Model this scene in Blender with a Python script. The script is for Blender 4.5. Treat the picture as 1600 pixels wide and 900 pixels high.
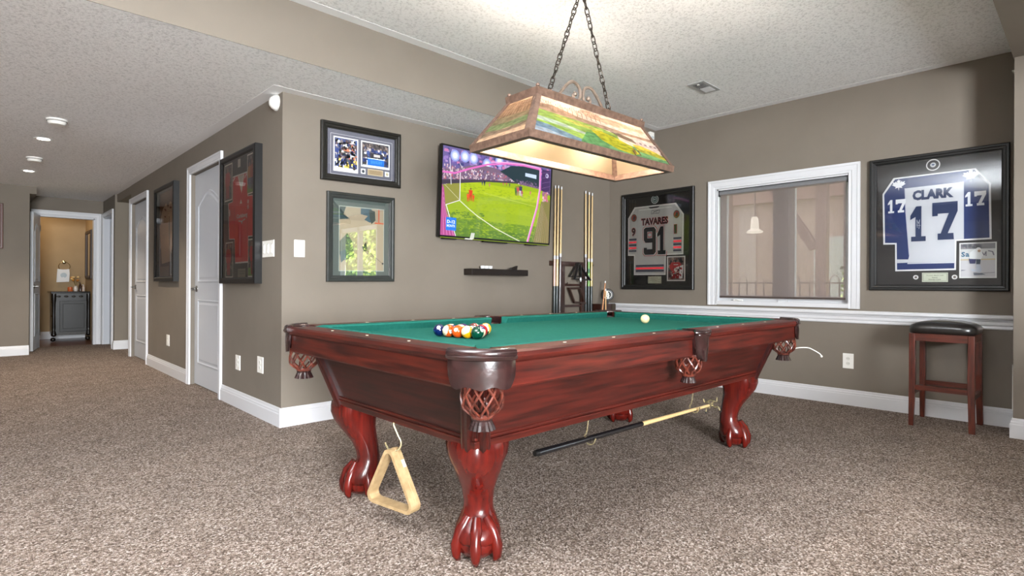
import bpy, bmesh, math, random
from mathutils import Vector, Matrix
R = math.radians
PI = math.pi
scn = bpy.context.scene
COL = scn.collection
for o in list(bpy.data.objects):
    bpy.data.objects.remove(o, do_unlink=True)

# ------------------------------------------------------------------ camera
cd = bpy.data.cameras.new('camera')
cam = bpy.data.objects.new('camera', cd)
COL.objects.link(cam)
yaw, pit, rol = R(46.217), R(0.045), R(0.286)
fw = Vector((math.cos(yaw)*math.cos(pit), math.sin(yaw)*math.cos(pit), math.sin(pit)))
rt = Vector((math.sin(yaw), -math.cos(yaw), 0))
up = rt.cross(fw)
r2 = rt*math.cos(rol) + up*math.sin(rol)
u2 = -rt*math.sin(rol) + up*math.cos(rol)
m = Matrix.Identity(4)
for i in range(3):
    m[i][0] = r2[i]; m[i][1] = u2[i]; m[i][2] = -fw[i]
m[2][3] = 0.98
cam.matrix_world = m
cd.sensor_width = 36
cd.lens = 19.70
cd.shift_x = 0.0003
cd.shift_y = -0.003
cd.clip_start = 0.05
scn.camera = cam

# ------------------------------------------------------------------ view, world, daylight
vs = scn.view_settings
vs.view_transform = 'Standard'
vs.look = 'None'
vs.gamma = 1
vs.use_curve_mapping = False
vs.exposure = 1.32
w = bpy.data.worlds.new('world')
scn.world = w
w.use_nodes = True
bg = w.node_tree.nodes['Background']
bg.inputs[0].default_value = (0.80, 0.90, 1.0, 1)
bg.inputs[1].default_value = 1.6


def light(name, kind, loc, energy, color=(1, 1, 1), **kw):
    l = bpy.data.lights.new(name, kind)
    l.energy = energy
    l.color = color
    for k, v in kw.items():
        if k not in ('aim',):
            setattr(l, k, v)
    o = bpy.data.objects.new(name, l)
    COL.objects.link(o)
    o.location = loc
    if 'aim' in kw:
        o.rotation_euler = (Vector(kw['aim'])).to_track_quat('-Z', 'Y').to_euler()
    return o


light('sun', 'SUN', (0, 0, 10), 24, (1, 0.95, 0.86), angle=R(1), aim=(-0.02, -0.8, -0.6))
# daylight entering through the patio doors behind the camera
light('patio_daylight', 'AREA', (-1.25, -4.54, 1.42), 530, (0.92, 0.965, 1.0), shape='RECTANGLE', size=2.0, size_y=1.75, aim=(0.35, 1, 0.03))
light('left_fill', 'AREA', (-3.40, 3.2, 1.25), 4, (0.97, 0.98, 1.0), shape='RECTANGLE', size=5.5, size_y=2.0, aim=(1, 0, 0))  # weak fill light added in front of a windowless wall

# ------------------------------------------------------------------ materials
_mc = {}


def lin(c):
    return tuple(((x/255)/12.92 if x/255 <= 0.04045 else ((x/255+0.055)/1.055)**2.4) for x in c)


def new_mat(name):
    mt = bpy.data.materials.new(name)
    mt.use_nodes = True
    nt = mt.node_tree
    return mt, nt, nt.nodes['Principled BSDF']


def flat(c, rough=0.6, emit=0.0, metal=0.0, coat=0.0, spec=0.5):
    """plain colour (sRGB 0-255), with a faint procedural variation"""
    key = (tuple(c), rough, emit, metal, coat, spec)
    if key in _mc:
        return _mc[key]
    mt, nt, b = new_mat('paint_%02x%02x%02x' % tuple(int(v) for v in c))
    l = lin(c)
    b.inputs['Base Color'].default_value = (*l, 1)
    b.inputs['Roughness'].default_value = rough
    b.inputs['Metallic'].default_value = metal
    b.inputs['Coat Weight'].default_value = coat
    b.inputs['Coat Roughness'].default_value = 0.1
    b.inputs['Specular IOR Level'].default_value = spec
    if emit:
        b.inputs['Base Color'].default_value = (0.01, 0.01, 0.01, 1)
        b.inputs['Emission Color'].default_value = (*l, 1)
        b.inputs['Emission Strength'].default_value = emit
    _mc[key] = mt
    return mt


def noisy(name, c1, c2, scale=20, rough=0.6, stretch=(1, 1, 1), bump=0.0, bscale=None, dist=0.01, detail=4,
          contrast=(0.35, 0.65), metal=0.0, coat=0.0, spec=0.5, c3=None):
    if name in _mc:
        return _mc[name]
    mt, nt, b = new_mat(name)
    N, L = nt.nodes, nt.links
    tc = N.new('ShaderNodeTexCoord')
    mp = N.new('ShaderNodeMapping')
    mp.inputs['Scale'].default_value = stretch
    geo = N.new('ShaderNodeNewGeometry')
    L.new(geo.outputs['Position'], mp.inputs['Vector'])
    nz = N.new('ShaderNodeTexNoise')
    nz.inputs['Scale'].default_value = scale
    nz.inputs['Detail'].default_value = detail
    L.new(mp.outputs[0], nz.inputs['Vector'])
    cr = N.new('ShaderNodeValToRGB')
    cr.color_ramp.elements[0].position = contrast[0]
    cr.color_ramp.elements[0].color = (*lin(c1), 1)
    cr.color_ramp.elements[1].position = contrast[1]
    cr.color_ramp.elements[1].color = (*lin(c2), 1)
    if c3:
        e = cr.color_ramp.elements.new(min(1, contrast[1]+0.15))
        e.color = (*lin(c3), 1)
    L.new(nz.outputs[0], cr.inputs[0])
    L.new(cr.outputs[0], b.inputs['Base Color'])
    b.inputs['Roughness'].default_value = rough
    b.inputs['Metallic'].default_value = metal
    b.inputs['Coat Weight'].default_value = coat
    b.inputs['Coat Roughness'].default_value = 0.12
    b.inputs['Specular IOR Level'].default_value = spec
    if bump:
        n2 = N.new('ShaderNodeTexNoise')
        n2.inputs['Scale'].default_value = bscale or scale
        n2.inputs['Detail'].default_value = 3
        L.new(mp.outputs[0], n2.inputs['Vector'])
        bp = N.new('ShaderNodeBump')
        bp.inputs['Strength'].default_value = bump
        bp.inputs['Distance'].default_value = dist
        L.new(n2.outputs[0], bp.inputs['Height'])
        L.new(bp.outputs[0], b.inputs['Normal'])
    _mc[name] = mt
    return mt


def mat_mix_glass(name, tint=(1, 1, 1), refl=1.0, ior=1.5):
    if name in _mc:
        return _mc[name]
    mt = bpy.data.materials.new(name)
    mt.use_nodes = True
    nt = mt.node_tree
    N, L = nt.nodes, nt.links
    N.clear()
    out = N.new('ShaderNodeOutputMaterial')
    tr = N.new('ShaderNodeBsdfTransparent')
    tr.inputs[0].default_value = (*tint, 1)
    gl = N.new('ShaderNodeBsdfGlossy')
    gl.inputs['Roughness'].default_value = 0.01
    fr = N.new('ShaderNodeFresnel')
    fr.inputs[0].default_value = ior
    mu = N.new('ShaderNodeMath')
    mu.operation = 'MULTIPLY'
    mu.inputs[1].default_value = refl
    mx = N.new('ShaderNodeMixShader')
    L.new(fr.outputs[0], mu.inputs[0])
    L.new(mu.outputs[0], mx.inputs[0])
    L.new(tr.outputs[0], mx.inputs[1])
    L.new(gl.outputs[0], mx.inputs[2])
    L.new(mx.outputs[0], out.inputs[0])
    _mc[name] = mt
    return mt


GLASS = mat_mix_glass('picture_glass', refl=1.25, ior=1.5)
WGLASS = mat_mix_glass('window_glass', refl=1.0)
WALL = noisy('wall_paint', (116, 107, 96), (120, 111, 100), 3, 0.75, bump=0.04, bscale=180, dist=0.002)
WHITE = flat((236, 236, 236), 0.4)
TRIM = flat((208, 208, 211), 0.35)
DOORW = flat((190, 193, 199), 0.35)
PLAST = flat((240, 238, 232), 0.35)
BLACK = flat((18, 17, 17), 0.35)
DKWOOD = noisy('dark_shelf_wood', (20, 13, 9), (28, 19, 13), 8, 0.4, stretch=(1, 8, 8))
BRASS = flat((205, 190, 150), 0.25, metal=1.0)
STEEL = flat((150, 148, 145), 0.3, metal=1.0)


def wood(name, axis, c1=(38, 10, 7), c2=(90, 28, 19), rough=0.42, coat=0.12):
    st = [26, 26, 26]
    st['xyz'.index(axis)] = 1.6
    return noisy(name, c1, c2, 2.2, rough, stretch=tuple(st), bump=0.12, bscale=3.0, dist=0.002, detail=6,
                 contrast=(0.3, 0.7), coat=coat, spec=.3)


MX = wood('mahogany_grain_along', 'x')
MY = wood('mahogany_grain_across', 'y', (30, 9, 6), (78, 25, 15), .45, .08)
MZ = wood('mahogany_grain_upright', 'z', (60, 11, 8), (96, 20, 12), 0.26, 0.4)
FELT = noisy('green_felt', (26, 90, 80), (32, 97, 86), 60, 0.95, bump=0.05, bscale=600, dist=0.001, spec=0.1)
LEATHER = noisy('pocket_leather', (30, 17, 17), (48, 25, 24), 30, 0.24, bump=0.25, bscale=45, dist=0.004, coat=0.6)
STRAP = noisy('strap_leather', (60, 26, 20), (112, 52, 38), 40, 0.3, coat=0.4)

# ------------------------------------------------------------------ mesh helpers
WM = {}


class MB:
    def __init__(s):
        s.v = []; s.f = []; s.m = []; s.mats = []; s.cur = 0

    def use(s, mat):
        if mat not in s.mats:
            s.mats.append(mat)
        s.cur = s.mats.index(mat)
        return s

    def add(s, vs_, fs_):
        n = len(s.v)
        s.v += [tuple(v) for v in vs_]
        for f in fs_:
            s.f.append([n+i for i in f]); s.m.append(s.cur)
        return s

    def box(s, x0, x1, y0, y1, z0, z1):
        x0, x1 = min(x0, x1), max(x0, x1); y0, y1 = min(y0, y1), max(y0, y1); z0, z1 = min(z0, z1), max(z0, z1)
        return s.add([(x, y, z) for z in (z0, z1) for y in (y0, y1) for x in (x0, x1)],
                     [(0, 2, 3, 1), (4, 5, 7, 6), (0, 1, 5, 4), (2, 6, 7, 3), (0, 4, 6, 2), (1, 3, 7, 5)])

    def hexa(s, b, t):
        """b, t: four corners each, same winding"""
        return s.add(list(b)+list(t), [(3, 2, 1, 0), (4, 5, 6, 7), (0, 1, 5, 4), (1, 2, 6, 5), (2, 3, 7, 6), (3, 0, 4, 7)])

    def prism(s, poly, O, U, V, N, d0, d1):
        O, U, V, N = Vector(O), Vector(U), Vector(V), Vector(N)
        n = len(poly)
        a = [O+U*p[0]+V*p[1]+N*d0 for p in poly]
        b = [O+U*p[0]+V*p[1]+N*d1 for p in poly]
        return s.add(a+b, [list(range(n))[::-1], list(range(n, 2*n))]+[(i, (i+1) % n, n+(i+1) % n, n+i) for i in range(n)])

    def tube(s, pts, r, n=8, closed=False, cap=True):
        pts = [Vector(p) for p in pts]
        k = len(pts)
        rs = r if isinstance(r, (list, tuple)) else [r]*k
        vs_ = []; prev = None
        for i, p in enumerate(pts):
            if closed:
                t = (pts[(i+1) % k]-pts[i-1])
            else:
                t = pts[min(i+1, k-1)]-pts[max(i-1, 0)]
            if t.length < 1e-9: t = Vector((0, 0, 1))
            t.normalize()
            if prev is None:
                a = Vector((0, 0, 1)) if abs(t.z) < 0.9 else Vector((1, 0, 0))
                u = t.cross(a).normalized()
            else:
                u = (prev-t*prev.dot(t))
                if u.length < 1e-6: u = t.orthogonal()
                u.normalize()
            prev = u
            w_ = t.cross(u)
            for j in range(n):
                an = 2*PI*j/n
                vs_.append(p+(u*math.cos(an)+w_*math.sin(an))*rs[i])
        fs_ = []
        for i in range(k if closed else k-1):
            i2 = (i+1) % k
            for j in range(n):
                fs_.append((i*n+j, i*n+(j+1) % n, i2*n+(j+1) % n, i2*n+j))
        if cap and not closed:
            fs_.append(list(range(n))[::-1]); fs_.append([(k-1)*n+j for j in range(n)])
        return s.add(vs_, fs_)

    def rings(s, rings, cap=True, closed=False):
        n = len(rings[0]); k = len(rings)
        vs_ = [p for r_ in rings for p in r_]
        fs_ = []
        for i in range(k if closed else k-1):
            i2 = (i+1) % k
            for j in range(n):
                fs_.append((i*n+j, i*n+(j+1) % n, i2*n+(j+1) % n, i2*n+j))
        if cap and not closed:
            fs_.append(list(range(n))[::-1]); fs_.append([(k-1)*n+j for j in range(n)])
        return s.add(vs_, fs_)

    def lathe(s, prof, c=(0, 0, 0), n=24, axis=(0, 0, 1), cap=True):
        ax = Vector(axis).normalized()
        u = ax.orthogonal().normalized() if abs(ax.z) < 0.99 else Vector((1, 0, 0))
        w_ = ax.cross(u); c = Vector(c)
        return s.rings([[c+ax*z+(u*math.cos(2*PI*j/n)+w_*math.sin(2*PI*j/n))*max(r, 1e-5) for j in range(n)] for r, z in prof], cap)

    def ball(s, c, r, n=16, k=10, sc=(1, 1, 1)):
        c = Vector(c)
        rs = []
        for i in range(k+1):
            a = -PI/2+PI*i/k
            rs.append([c+Vector((sc[0]*r*max(math.cos(a), 1e-4)*math.cos(2*PI*j/n), sc[1]*r*max(math.cos(a), 1e-4)*math.sin(2*PI*j/n), sc[2]*r*math.sin(a))) for j in range(n)])
        return s.rings(rs)

    def sweep(s, prof, path, closed=False):
        """prof: (out, z); path: points (x, y) with 'out' to the right of travel"""
        P = [Vector((p[0], p[1])) for p in path]
        k = len(P); rs = []
        for i, p in enumerate(P):
            d0 = (P[i]-P[i-1]).normalized() if (i > 0 or closed) else None
            d1 = (P[(i+1) % k]-P[i]).normalized() if (i < k-1 or closed) else None
            if d0 is None: d0 = d1
            if d1 is None: d1 = d0
            n0 = Vector((d0.y, -d0.x)); n1 = Vector((d1.y, -d1.x))
            mtr = (n0+n1)
            mtr = mtr/(mtr.length_squared/2) if mtr.length_squared > 1e-6 else n0
            rs.append([Vector((p.x+mtr.x*a, p.y+mtr.y*a, z)) for a, z in prof])
        return s.rings(rs, True, closed)

    def build(s, name, mat=None, parent=None, smooth=False, bevel=0, origin=None, fix=True, auto=None):
        if mat is not None:
            s.mats = [mat]; s.m = [0]*len(s.f)
        me = bpy.data.meshes.new(name)
        if parent is not None:
            W = WM[parent.name]
        else:
            W = Matrix.Translation(Vector(origin)) if origin is not None else Matrix.Identity(4)
        Wi = W.inverted()
        me.from_pydata([tuple(Wi @ Vector(v)) for v in s.v], [], s.f)
        for mt in s.mats: me.materials.append(mt)
        for p, mi in zip(me.polygons, s.m):
            p.material_index = mi
            p.use_smooth = smooth
        if fix:
            bm = bmesh.new(); bm.from_mesh(me)
            bmesh.ops.recalc_face_normals(bm, faces=bm.faces)
            bm.to_mesh(me); bm.free()
        me.update()
        o = bpy.data.objects.new(name, me)
        COL.objects.link(o)
        if parent is not None:
            o.parent = parent
        else:
            o.matrix_world = W
        WM[o.name] = W
        if smooth:
            try:
                me.set_sharp_from_angle(angle=R(auto or 40))
            except Exception:
                pass
        if bevel:
            bv = o.modifiers.new('bevel', 'BEVEL')
            bv.width = bevel; bv.segments = 2; bv.limit_method = 'ANGLE'; bv.angle_limit = R(50)
        return o


def tag(o, label=None, cat=None, group=None, kind=None):
    if label: o['label'] = label
    if cat: o['category'] = cat
    if group: o['group'] = group
    if kind: o['kind'] = kind
    return o


def thing(name, label, cat, loc=(0, 0, 0), rz=0, group=None):
    o = bpy.data.objects.new(name, None)
    o.empty_display_size = 0.05
    COL.objects.link(o)
    W = Matrix.Translation(Vector(loc)) @ Matrix.Rotation(rz, 4, 'Z')
    o.location = loc; o.rotation_euler = (0, 0, rz)
    WM[o.name] = W
    return tag(o, label, cat, group)


def struct(name, mb, mat=None, parent=None, **kw):
    o = mb.build(name, mat, parent, **kw)
    if parent is None: o['kind'] = 'structure'
    return o


def dup(root, loc=None, label=None, group=None, rz=None):
    r = root.copy(); COL.objects.link(r)
    if loc is not None: r.location = loc
    if rz is not None: r.rotation_euler = (0, 0, rz)
    if label: r['label'] = label
    if group: r['group'] = group
    for ch in list(root.children):
        c = ch.copy(); COL.objects.link(c); c.parent = r
        for g in list(ch.children):
            d = g.copy(); COL.objects.link(d); d.parent = c
    return r


_tc = {}


def glyphs(txt, bold=0.02):
    """2-D outline mesh of a word, unit box"""
    k = (txt, bold)
    if k in _tc: return _tc[k]
    cu = bpy.data.curves.new('t', 'FONT')
    cu.body = txt; cu.offset = bold; cu.resolution_u = 2; cu.fill_mode = 'FRONT' if hasattr(cu, 'fill_mode') else cu.fill_mode
    ob = bpy.data.objects.new('t', cu)
    COL.objects.link(ob)
    bpy.context.view_layer.update()
    me = ob.evaluated_get(bpy.context.evaluated_depsgraph_get()).to_mesh()
    v = [tuple(p.co[:2]) for p in me.vertices]
    f = [list(p.vertices) for p in me.polygons]
    bpy.data.objects.remove(ob, do_unlink=True)
    xs = [p[0] for p in v]; ys = [p[1] for p in v]
    x0, x1, y0, y1 = min(xs), max(xs), min(ys), max(ys)
    v = [((p[0]-x0)/(x1-x0), (p[1]-y0)/(y1-y0)) for p in v]
    _tc[k] = (v, f)
    return _tc[k]


class Pic:
    """flat print built of thin layers in a local frame; U right, V up, N towards the viewer"""
    def __init__(s, O, U, V, N, step=0.0004):
        s.O, s.U, s.V, s.N = Vector(O), Vector(U), Vector(V), Vector(N)
        s.step = step; s.k = 0; s.mb = MB(); s.emit = 0; s.rough = 0.6; s.fn = None

    def P(s, u, v, d=0.0):
        if s.fn: u, v = s.fn(u, v)
        return s.O+s.U*u+s.V*v+s.N*(d+s.k*s.step)

    def poly(s, pts, c, lift=True, mat=None):
        if lift: s.k += 1
        s.mb.use(mat or flat(c, s.rough, s.emit))
        s.mb.add([s.P(*p) for p in pts], [list(range(len(pts)))])
        return s

    def rect(s, u0, v0, u1, v1, c, lift=True, mat=None):
        return s.poly([(u0, v0), (u1, v0), (u1, v1), (u0, v1)], c, lift, mat)

    def disc(s, u, v, r, c, n=20, ry=None, lift=True):
        ry = ry or r
        return s.poly([(u+r*math.cos(2*PI*i/n), v+ry*math.sin(2*PI*i/n)) for i in range(n)], c, lift)

    def line(s, pts, wd, c, lift=True):
        if lift: s.k += 1
        s.mb.use(flat(c, s.rough, s.emit))
        for (a, b) in zip(pts[:-1], pts[1:]):
            d = Vector((b[0]-a[0], b[1]-a[1]))
            if d.length < 1e-9: continue
            d.normalize(); n = Vector((-d.y, d.x))*wd/2; e = d*wd*0.35
            q = [(a[0]-e.x-n.x, a[1]-e.y-n.y), (b[0]+e.x-n.x, b[1]+e.y-n.y), (b[0]+e.x+n.x, b[1]+e.y+n.y), (a[0]-e.x+n.x, a[1]-e.y+n.y)]
            s.mb.add([s.P(*p) for p in q], [(0, 1, 2, 3)])
        return s

    def text(s, txt, u0, v0, u1, v1, c, bold=0.02):
        s.k += 1
        v, f = glyphs(txt, bold)
        s.mb.use(flat(c, s.rough, s.emit))
        s.mb.add([s.P(u0+(u1-u0)*p[0], v0+(v1-v0)*p[1]) for p in v], f)
        return s

    def mosaic(s, u0, v0, u1, v1, cols, n, sz, seed=1, asp=1.0):
        rnd = random.Random(seed)
        for i in range(n):
            a = sz*rnd.uniform(0.5, 1.3); b = a*asp*rnd.uniform(0.7, 1.3)
            u = rnd.uniform(u0, u1-a); v = rnd.uniform(v0, v1-b)
            if i % max(1, n//4) == 0: s.k += 1
            s.mb.use(flat(rnd.choice(cols), s.rough, s.emit))
            j = lambda: rnd.uniform(-0.25, 0.25)*a
            s.mb.add([s.P(u+j()*0.3, v), s.P(u+a, v+j()*0.3), s.P(u+a-abs(j()), v+b), s.P(u+abs(j()), v+b)], [(0, 1, 2, 3)])
        return s

    def part(s, name, parent):
        o = s.mb.build(name, None, parent, fix=False)
        s.mb = MB()
        return o


def frame_obj(root, O, U, V, N, w_, h_, bw, depth, mat, inner_mat, lip=None, steps=None):
    """picture frame: moulded border, backing board, glass. N points to the room; O lies on the wall, lower-left corner"""
    O, U, V, N = Vector(O), Vector(U), Vector(V), Vector(N)
    prof = steps or [(0, 0), (0, depth*0.85), (bw*0.12, depth), (bw*0.38, depth), (bw*0.5, depth*0.86), (bw*0.8, depth*0.8), (bw*0.9, depth*0.66), (bw, depth*0.62), (bw, 0)]
    rs = []
    for (a, b, su, sv) in ((0, 0, 1, 1), (w_, 0, -1, 1), (w_, h_, -1, -1), (0, h_, 1, -1)):
        rs.append([O+U*(a+su*p[0])+V*(b+sv*p[0])+N*p[1] for p in prof])
    mb = MB().rings(rs, closed=True)
    mb.build('frame', mat, root)
    MB().prism([(bw*0.7, bw*0.7), (w_-bw*0.7, bw*0.7), (w_-bw*0.7, h_-bw*0.7), (bw*0.7, h_-bw*0.7)], O, U, V, N, 0.001, 0.006).build('mat_board', inner_mat, root)


def glass_obj(root, O, U, V, N, w_, h_, bw, d, mat=None):
    q = [(bw*0.9, bw*0.9), (w_-bw*0.9, bw*0.9), (w_-bw*0.9, h_-bw*0.9), (bw*0.9, h_-bw*0.9)]
    O, U, V, N = Vector(O), Vector(U), Vector(V), Vector(N)
    f = (0, 1, 2, 3) if U.cross(V).dot(N) > 0 else (3, 2, 1, 0)
    MB().add([O+U*a+V*b+N*d for a, b in q], [f]).build('glass', mat or GLASS, root, fix=False)


# =================================================================== THE ROOM
XB, YA, XC, ZL, ZH, YS = 5.248, 3.863, 1.519, 2.301, 2.639, 3.267
XW, YW, YP = -3.5, -4.6, 12.70


def carpet_mat():
    mt, nt, b = new_mat('carpet')
    N, L = nt.nodes, nt.links
    geo = N.new('ShaderNodeNewGeometry')
    v = N.new('ShaderNodeTexVoronoi'); v.inputs['Scale'].default_value = 165
    v.inputs['Randomness'].default_value = 1
    L.new(geo.outputs['Position'], v.inputs['Vector'])
    sx = N.new('ShaderNodeSeparateColor'); L.new(v.outputs['Color'], sx.inputs[0])
    cr = N.new('ShaderNodeValToRGB')
    els = cr.color_ramp.elements
    els[0].position = 0.0; els[0].color = (*lin((77, 65, 56)), 1)
    els[1].position = 1.0; els[1].color = (*lin((198, 185, 176)), 1)
    e = els.new(0.30); e.color = (*lin((114, 99, 88)), 1)
    e = els.new(0.75); e.color = (*lin((156, 140, 129)), 1)
    L.new(sx.outputs[0], cr.inputs[0])
    nz = N.new('ShaderNodeTexNoise'); nz.inputs['Scale'].default_value = 5; nz.inputs['Detail'].default_value = 4
    L.new(geo.outputs['Position'], nz.inputs['Vector'])
    mr = N.new('ShaderNodeMapRange'); mr.inputs[1].default_value = 0.3; mr.inputs[2].default_value = 0.7; mr.inputs[3].default_value = 0.86; mr.inputs[4].default_value = 1.06
    L.new(nz.outputs[0], mr.inputs[0])
    mx = N.new('ShaderNodeMix'); mx.data_type = 'RGBA'; mx.blend_type = 'MULTIPLY'; mx.inputs[0].default_value = 1
    L.new(cr.outputs[0], mx.inputs[6]); L.new(mr.outputs[0], mx.inputs[7])
    L.new(mx.outputs[2], b.inputs['Base Color'])
    b.inputs['Roughness'].default_value = 0.95
    b.inputs['Specular IOR Level'].default_value = 0.1
    bp = N.new('ShaderNodeBump'); bp.inputs['Strength'].default_value = 0.9; bp.inputs['Distance'].default_value = 0.006
    L.new(v.outputs['Distance'], bp.inputs['Height']); L.new(bp.outputs[0], b.inputs['Normal'])
    return mt


def popcorn_mat():
    mt, nt, b = new_mat('stippled_ceiling')
    N, L = nt.nodes, nt.links
    geo = N.new('ShaderNodeNewGeometry')
    nz = N.new('ShaderNodeTexNoise'); nz.inputs['Scale'].default_value = 62; nz.inputs['Detail'].default_value = 3; nz.inputs['Roughness'].default_value = 0.6
    L.new(geo.outputs['Position'], nz.inputs['Vector'])
    cr = N.new('ShaderNodeValToRGB')
    cr.color_ramp.elements[0].position = 0.36; cr.color_ramp.elements[0].color = (*lin((222, 222, 222)), 1)  # hollows darker: shading of the stipple put into the colour
    cr.color_ramp.elements[1].position = 0.50; cr.color_ramp.elements[1].color = (*lin((246, 246, 246)), 1)
    L.new(nz.outputs[0], cr.inputs[0]); L.new(cr.outputs[0], b.inputs['Base Color'])
    b.inputs['Roughness'].default_value = 0.95
    b.inputs['Specular IOR Level'].default_value = 0.1
    bp = N.new('ShaderNodeBump'); bp.inputs['Strength'].default_value = 0.7; bp.inputs['Distance'].default_value = 0.008
    L.new(nz.outputs[0], bp.inputs['Height']); L.new(bp.outputs[0], b.inputs['Normal'])
    return mt


CARPET = carpet_mat(); POP = popcorn_mat()
struct('floor', MB().box(XW-.1, XB+.12, YW-.1, 11.16, -.12, 0), CARPET)
struct('floor_powder_room', MB().box(-.6, 1.6, 11.16, YP+.1, -.12, -.004),
       noisy('brown_wood_floor', (92, 52, 28), (134, 78, 42), 3, 0.35, stretch=(1, 12, 1), coat=0.3))
struct('ceiling_tray', MB().box(XW-.1, XB+.12, .38, YS, ZH, ZH+.1), POP)
struct('ceiling_low', MB().box(XW-.1, XB+.12, YS, 11.16, ZL, ZH+.1), POP)
struct('ceiling_behind', MB().box(XW-.1, XB+.12, YW-.1, -.60, ZL, ZH+.1), POP)
struct('ceiling_powder_room', MB().box(-.6, 1.6, 11.16, YP+.1, 2.36, 2.5), WALL)
# painted face of the dropped ceiling, and the dropped beam over the camera
struct('trim_1', MB().box(XW, XB, YS-.004, YS+.0, ZL, ZH), WALL)
struct('trim_2', MB().box(XW, XB, -.60, .38, 2.487, ZH+.1), WALL)
SMOOTH = flat((240, 240, 241), 0.8)
# smooth flat band round the stippled ceilings
struct('trim_3', MB().box(XW, XB, YS-.085, YS-.004, ZH-.001, ZH).box(XB-.085, XB, .38, YS-.085, ZH-.001, ZH), SMOOTH)
struct('trim_4', MB().box(XC-.095, XB, YA-.09, YA, ZL-.001, ZL).box(XC-.095, XC, YA, 9.02, ZL-.001, ZL)
       .box(1.40, 1.497, 9.7, 11.12, ZL-.001, ZL), SMOOTH)

# walls
struct('wall_back', MB().box(XC, XB+.12, YA, YA+.12, 0, ZH), WALL)
wm = MB()   # right wall, with the window opening and the garden door opening
W0, W1, WZ0, WZ1 = 1.42, 2.57, .835, 1.925
for (a, b_, c, d) in ((YW, -2.75, 0, ZH), (-2.75, -1.30, 2.08, ZH), (-1.30, W0, 0, ZH), (W0, W1, 0, WZ0), (W0, W1, WZ1, ZH), (W1, YA, 0, ZH)):
    wm.box(XB, XB+.12, a, b_, c, d)
struct('wall_right', wm, WALL)
struct('wall_column', MB().box(4.905, XB, -.45, .375, 0, 2.49), WALL)
hw = MB().box(1.565, 1.70, YA+.12, 9.02, 0, ZL)
D1a, D1b, D2a, D2b, DH = 5.20, 6.105, 8.02, 8.95, 2.04
for (a, b_, c, d) in ((YA+.12, D1a, 0, ZL), (D1a, D1b, DH, ZL), (D1b, D2a, 0, ZL), (D2a, D2b, DH, ZL), (D2b, 9.02, 0, ZL)):
    hw.box(XC, 1.565, a, b_, c, d)
struct('wall_hall', hw, WALL)
# recess beyond the second door, its bulkhead, the side wall with the side doorway
struct('wall_recess', MB().box(1.497, 3.0, 10.07, 10.17, 0, ZL).box(1.525, 1.70, 9.02, 10.07, 2.19, ZL).box(2.9, 3.0, 9.0, 10.1, 0, ZL)
       .box(1.497, 1.6, 10.17, 10.24, 0, ZL).box(1.497, 1.6, 10.24, 11.06, 2.03, ZL).box(1.497, 1.6, 11.06, 11.16, 0, ZL)
       .box(1.75, 1.8, 10.1, 11.3, 0, ZL), WALL)
struct('wall_hall_end', MB().box(.50, .70, 11.12, 11.22, 0, ZL).box(.70, 1.385, 11.12, 11.22, 2.01, ZL).box(1.385, 1.60, 11.12, 11.22, 0, ZL)
       .box(-.6, .50, 11.12, 11.22, 0, ZH), WALL)
struct('wall_left', MB().box(XW, .538, 10.08, 10.2, 0, ZL).box(.44, .538, 10.2, 11.16, 0, ZL).box(.538, .612, 10.08, 11.12, 2.20, ZL), WALL)
struct('wall_far_left', MB().box(XW-.1, XW, YW-.1, 10.2, 0, ZH), WALL)
pb = MB()
for (a, b_, c, d) in ((XW, -2.25, 0, ZH), (-2.25, -.25, 2.32, ZH), (-.25, XB+.1, 0, ZH)):
    pb.box(a, b_, YW-.1, YW, c, d)
struct('wall_behind', pb, WALL)
# unseen half wall added behind the camera to shade part of the carpet
struct('wall_shade_blocker', MB().box(2.05, 3.6, -1.12, -1.00, 0, .92), WALL)
PW = noisy('powder_room_paint', (158, 134, 100), (166, 141, 106), 3, 0.8)
struct('wall_powder_room', MB().box(-.6, 1.6, YP, YP+.1, 0, 2.4).box(1.45, 1.60, 11.22, YP, 0, 2.4).box(-.6, -.5, 11.22, YP, 0, 2.4)
       .box(-.5, .70, 11.22, 11.235, 0, 2.4), PW)

# baseboards: moulded profile swept along each wall ('out' is to the right of travel)
BP = [(0, 0), (.016, 0), (.016, .088), (.012, .094), (.012, .104), (.007, .112), (.006, .124), (.0035, .130), (0, .130)]


def base(name, path):
    struct(name, MB().sweep(BP, path), TRIM)


base('baseboard_back', [(XC-.0, YA), (XB-.016, YA)])
base('baseboard_right', [(XB, YA), (XB, .375)])
base('baseboard_column', [(XB-.02, .375), (4.905, .375), (4.905, -.45), (XB, -.45)])
base('baseboard_hall', [(XC, D1a-.072), (XC, YA-.0)])
base('baseboard_hall_between', [(XC, D2a-.072), (XC, D1b+.072)])
base('baseboard_left', [(XW, 10.08), (.538, 10.08)])
base('baseboard_recess', [(1.497, 10.165), (1.497, 10.07), (2.9, 10.07)])
base('baseboard_powder', [(-.4, YP), (1.45, YP)])
base('baseboard_shade_blocker', [(3.6, -1.0), (2.05, -1.0)])  # skirting of the added half wall
# small corner return so that the two skirtings meet at the outside corner
struct('baseboard_corner', MB().box(XC-.016, XC, YA-.016, YA, 0, .1295).box(XC-.0155, XC-.0005, YA-.0155, YA-.0005, 0, .1298), TRIM)

# chair rail on the right wall
CR = [(0, .682), (.012, .682), (.016, .690), (.014, .706), (.020, .714), (.020, .735), (.026, .742), (.030, .752), (.046, .757), (.050, .765), (.050, .780), (.046, .786), (0, .786)]
struct('trim_5', MB().sweep(CR, [(XB, YA-.0), (XB, .376)]), TRIM)

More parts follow.
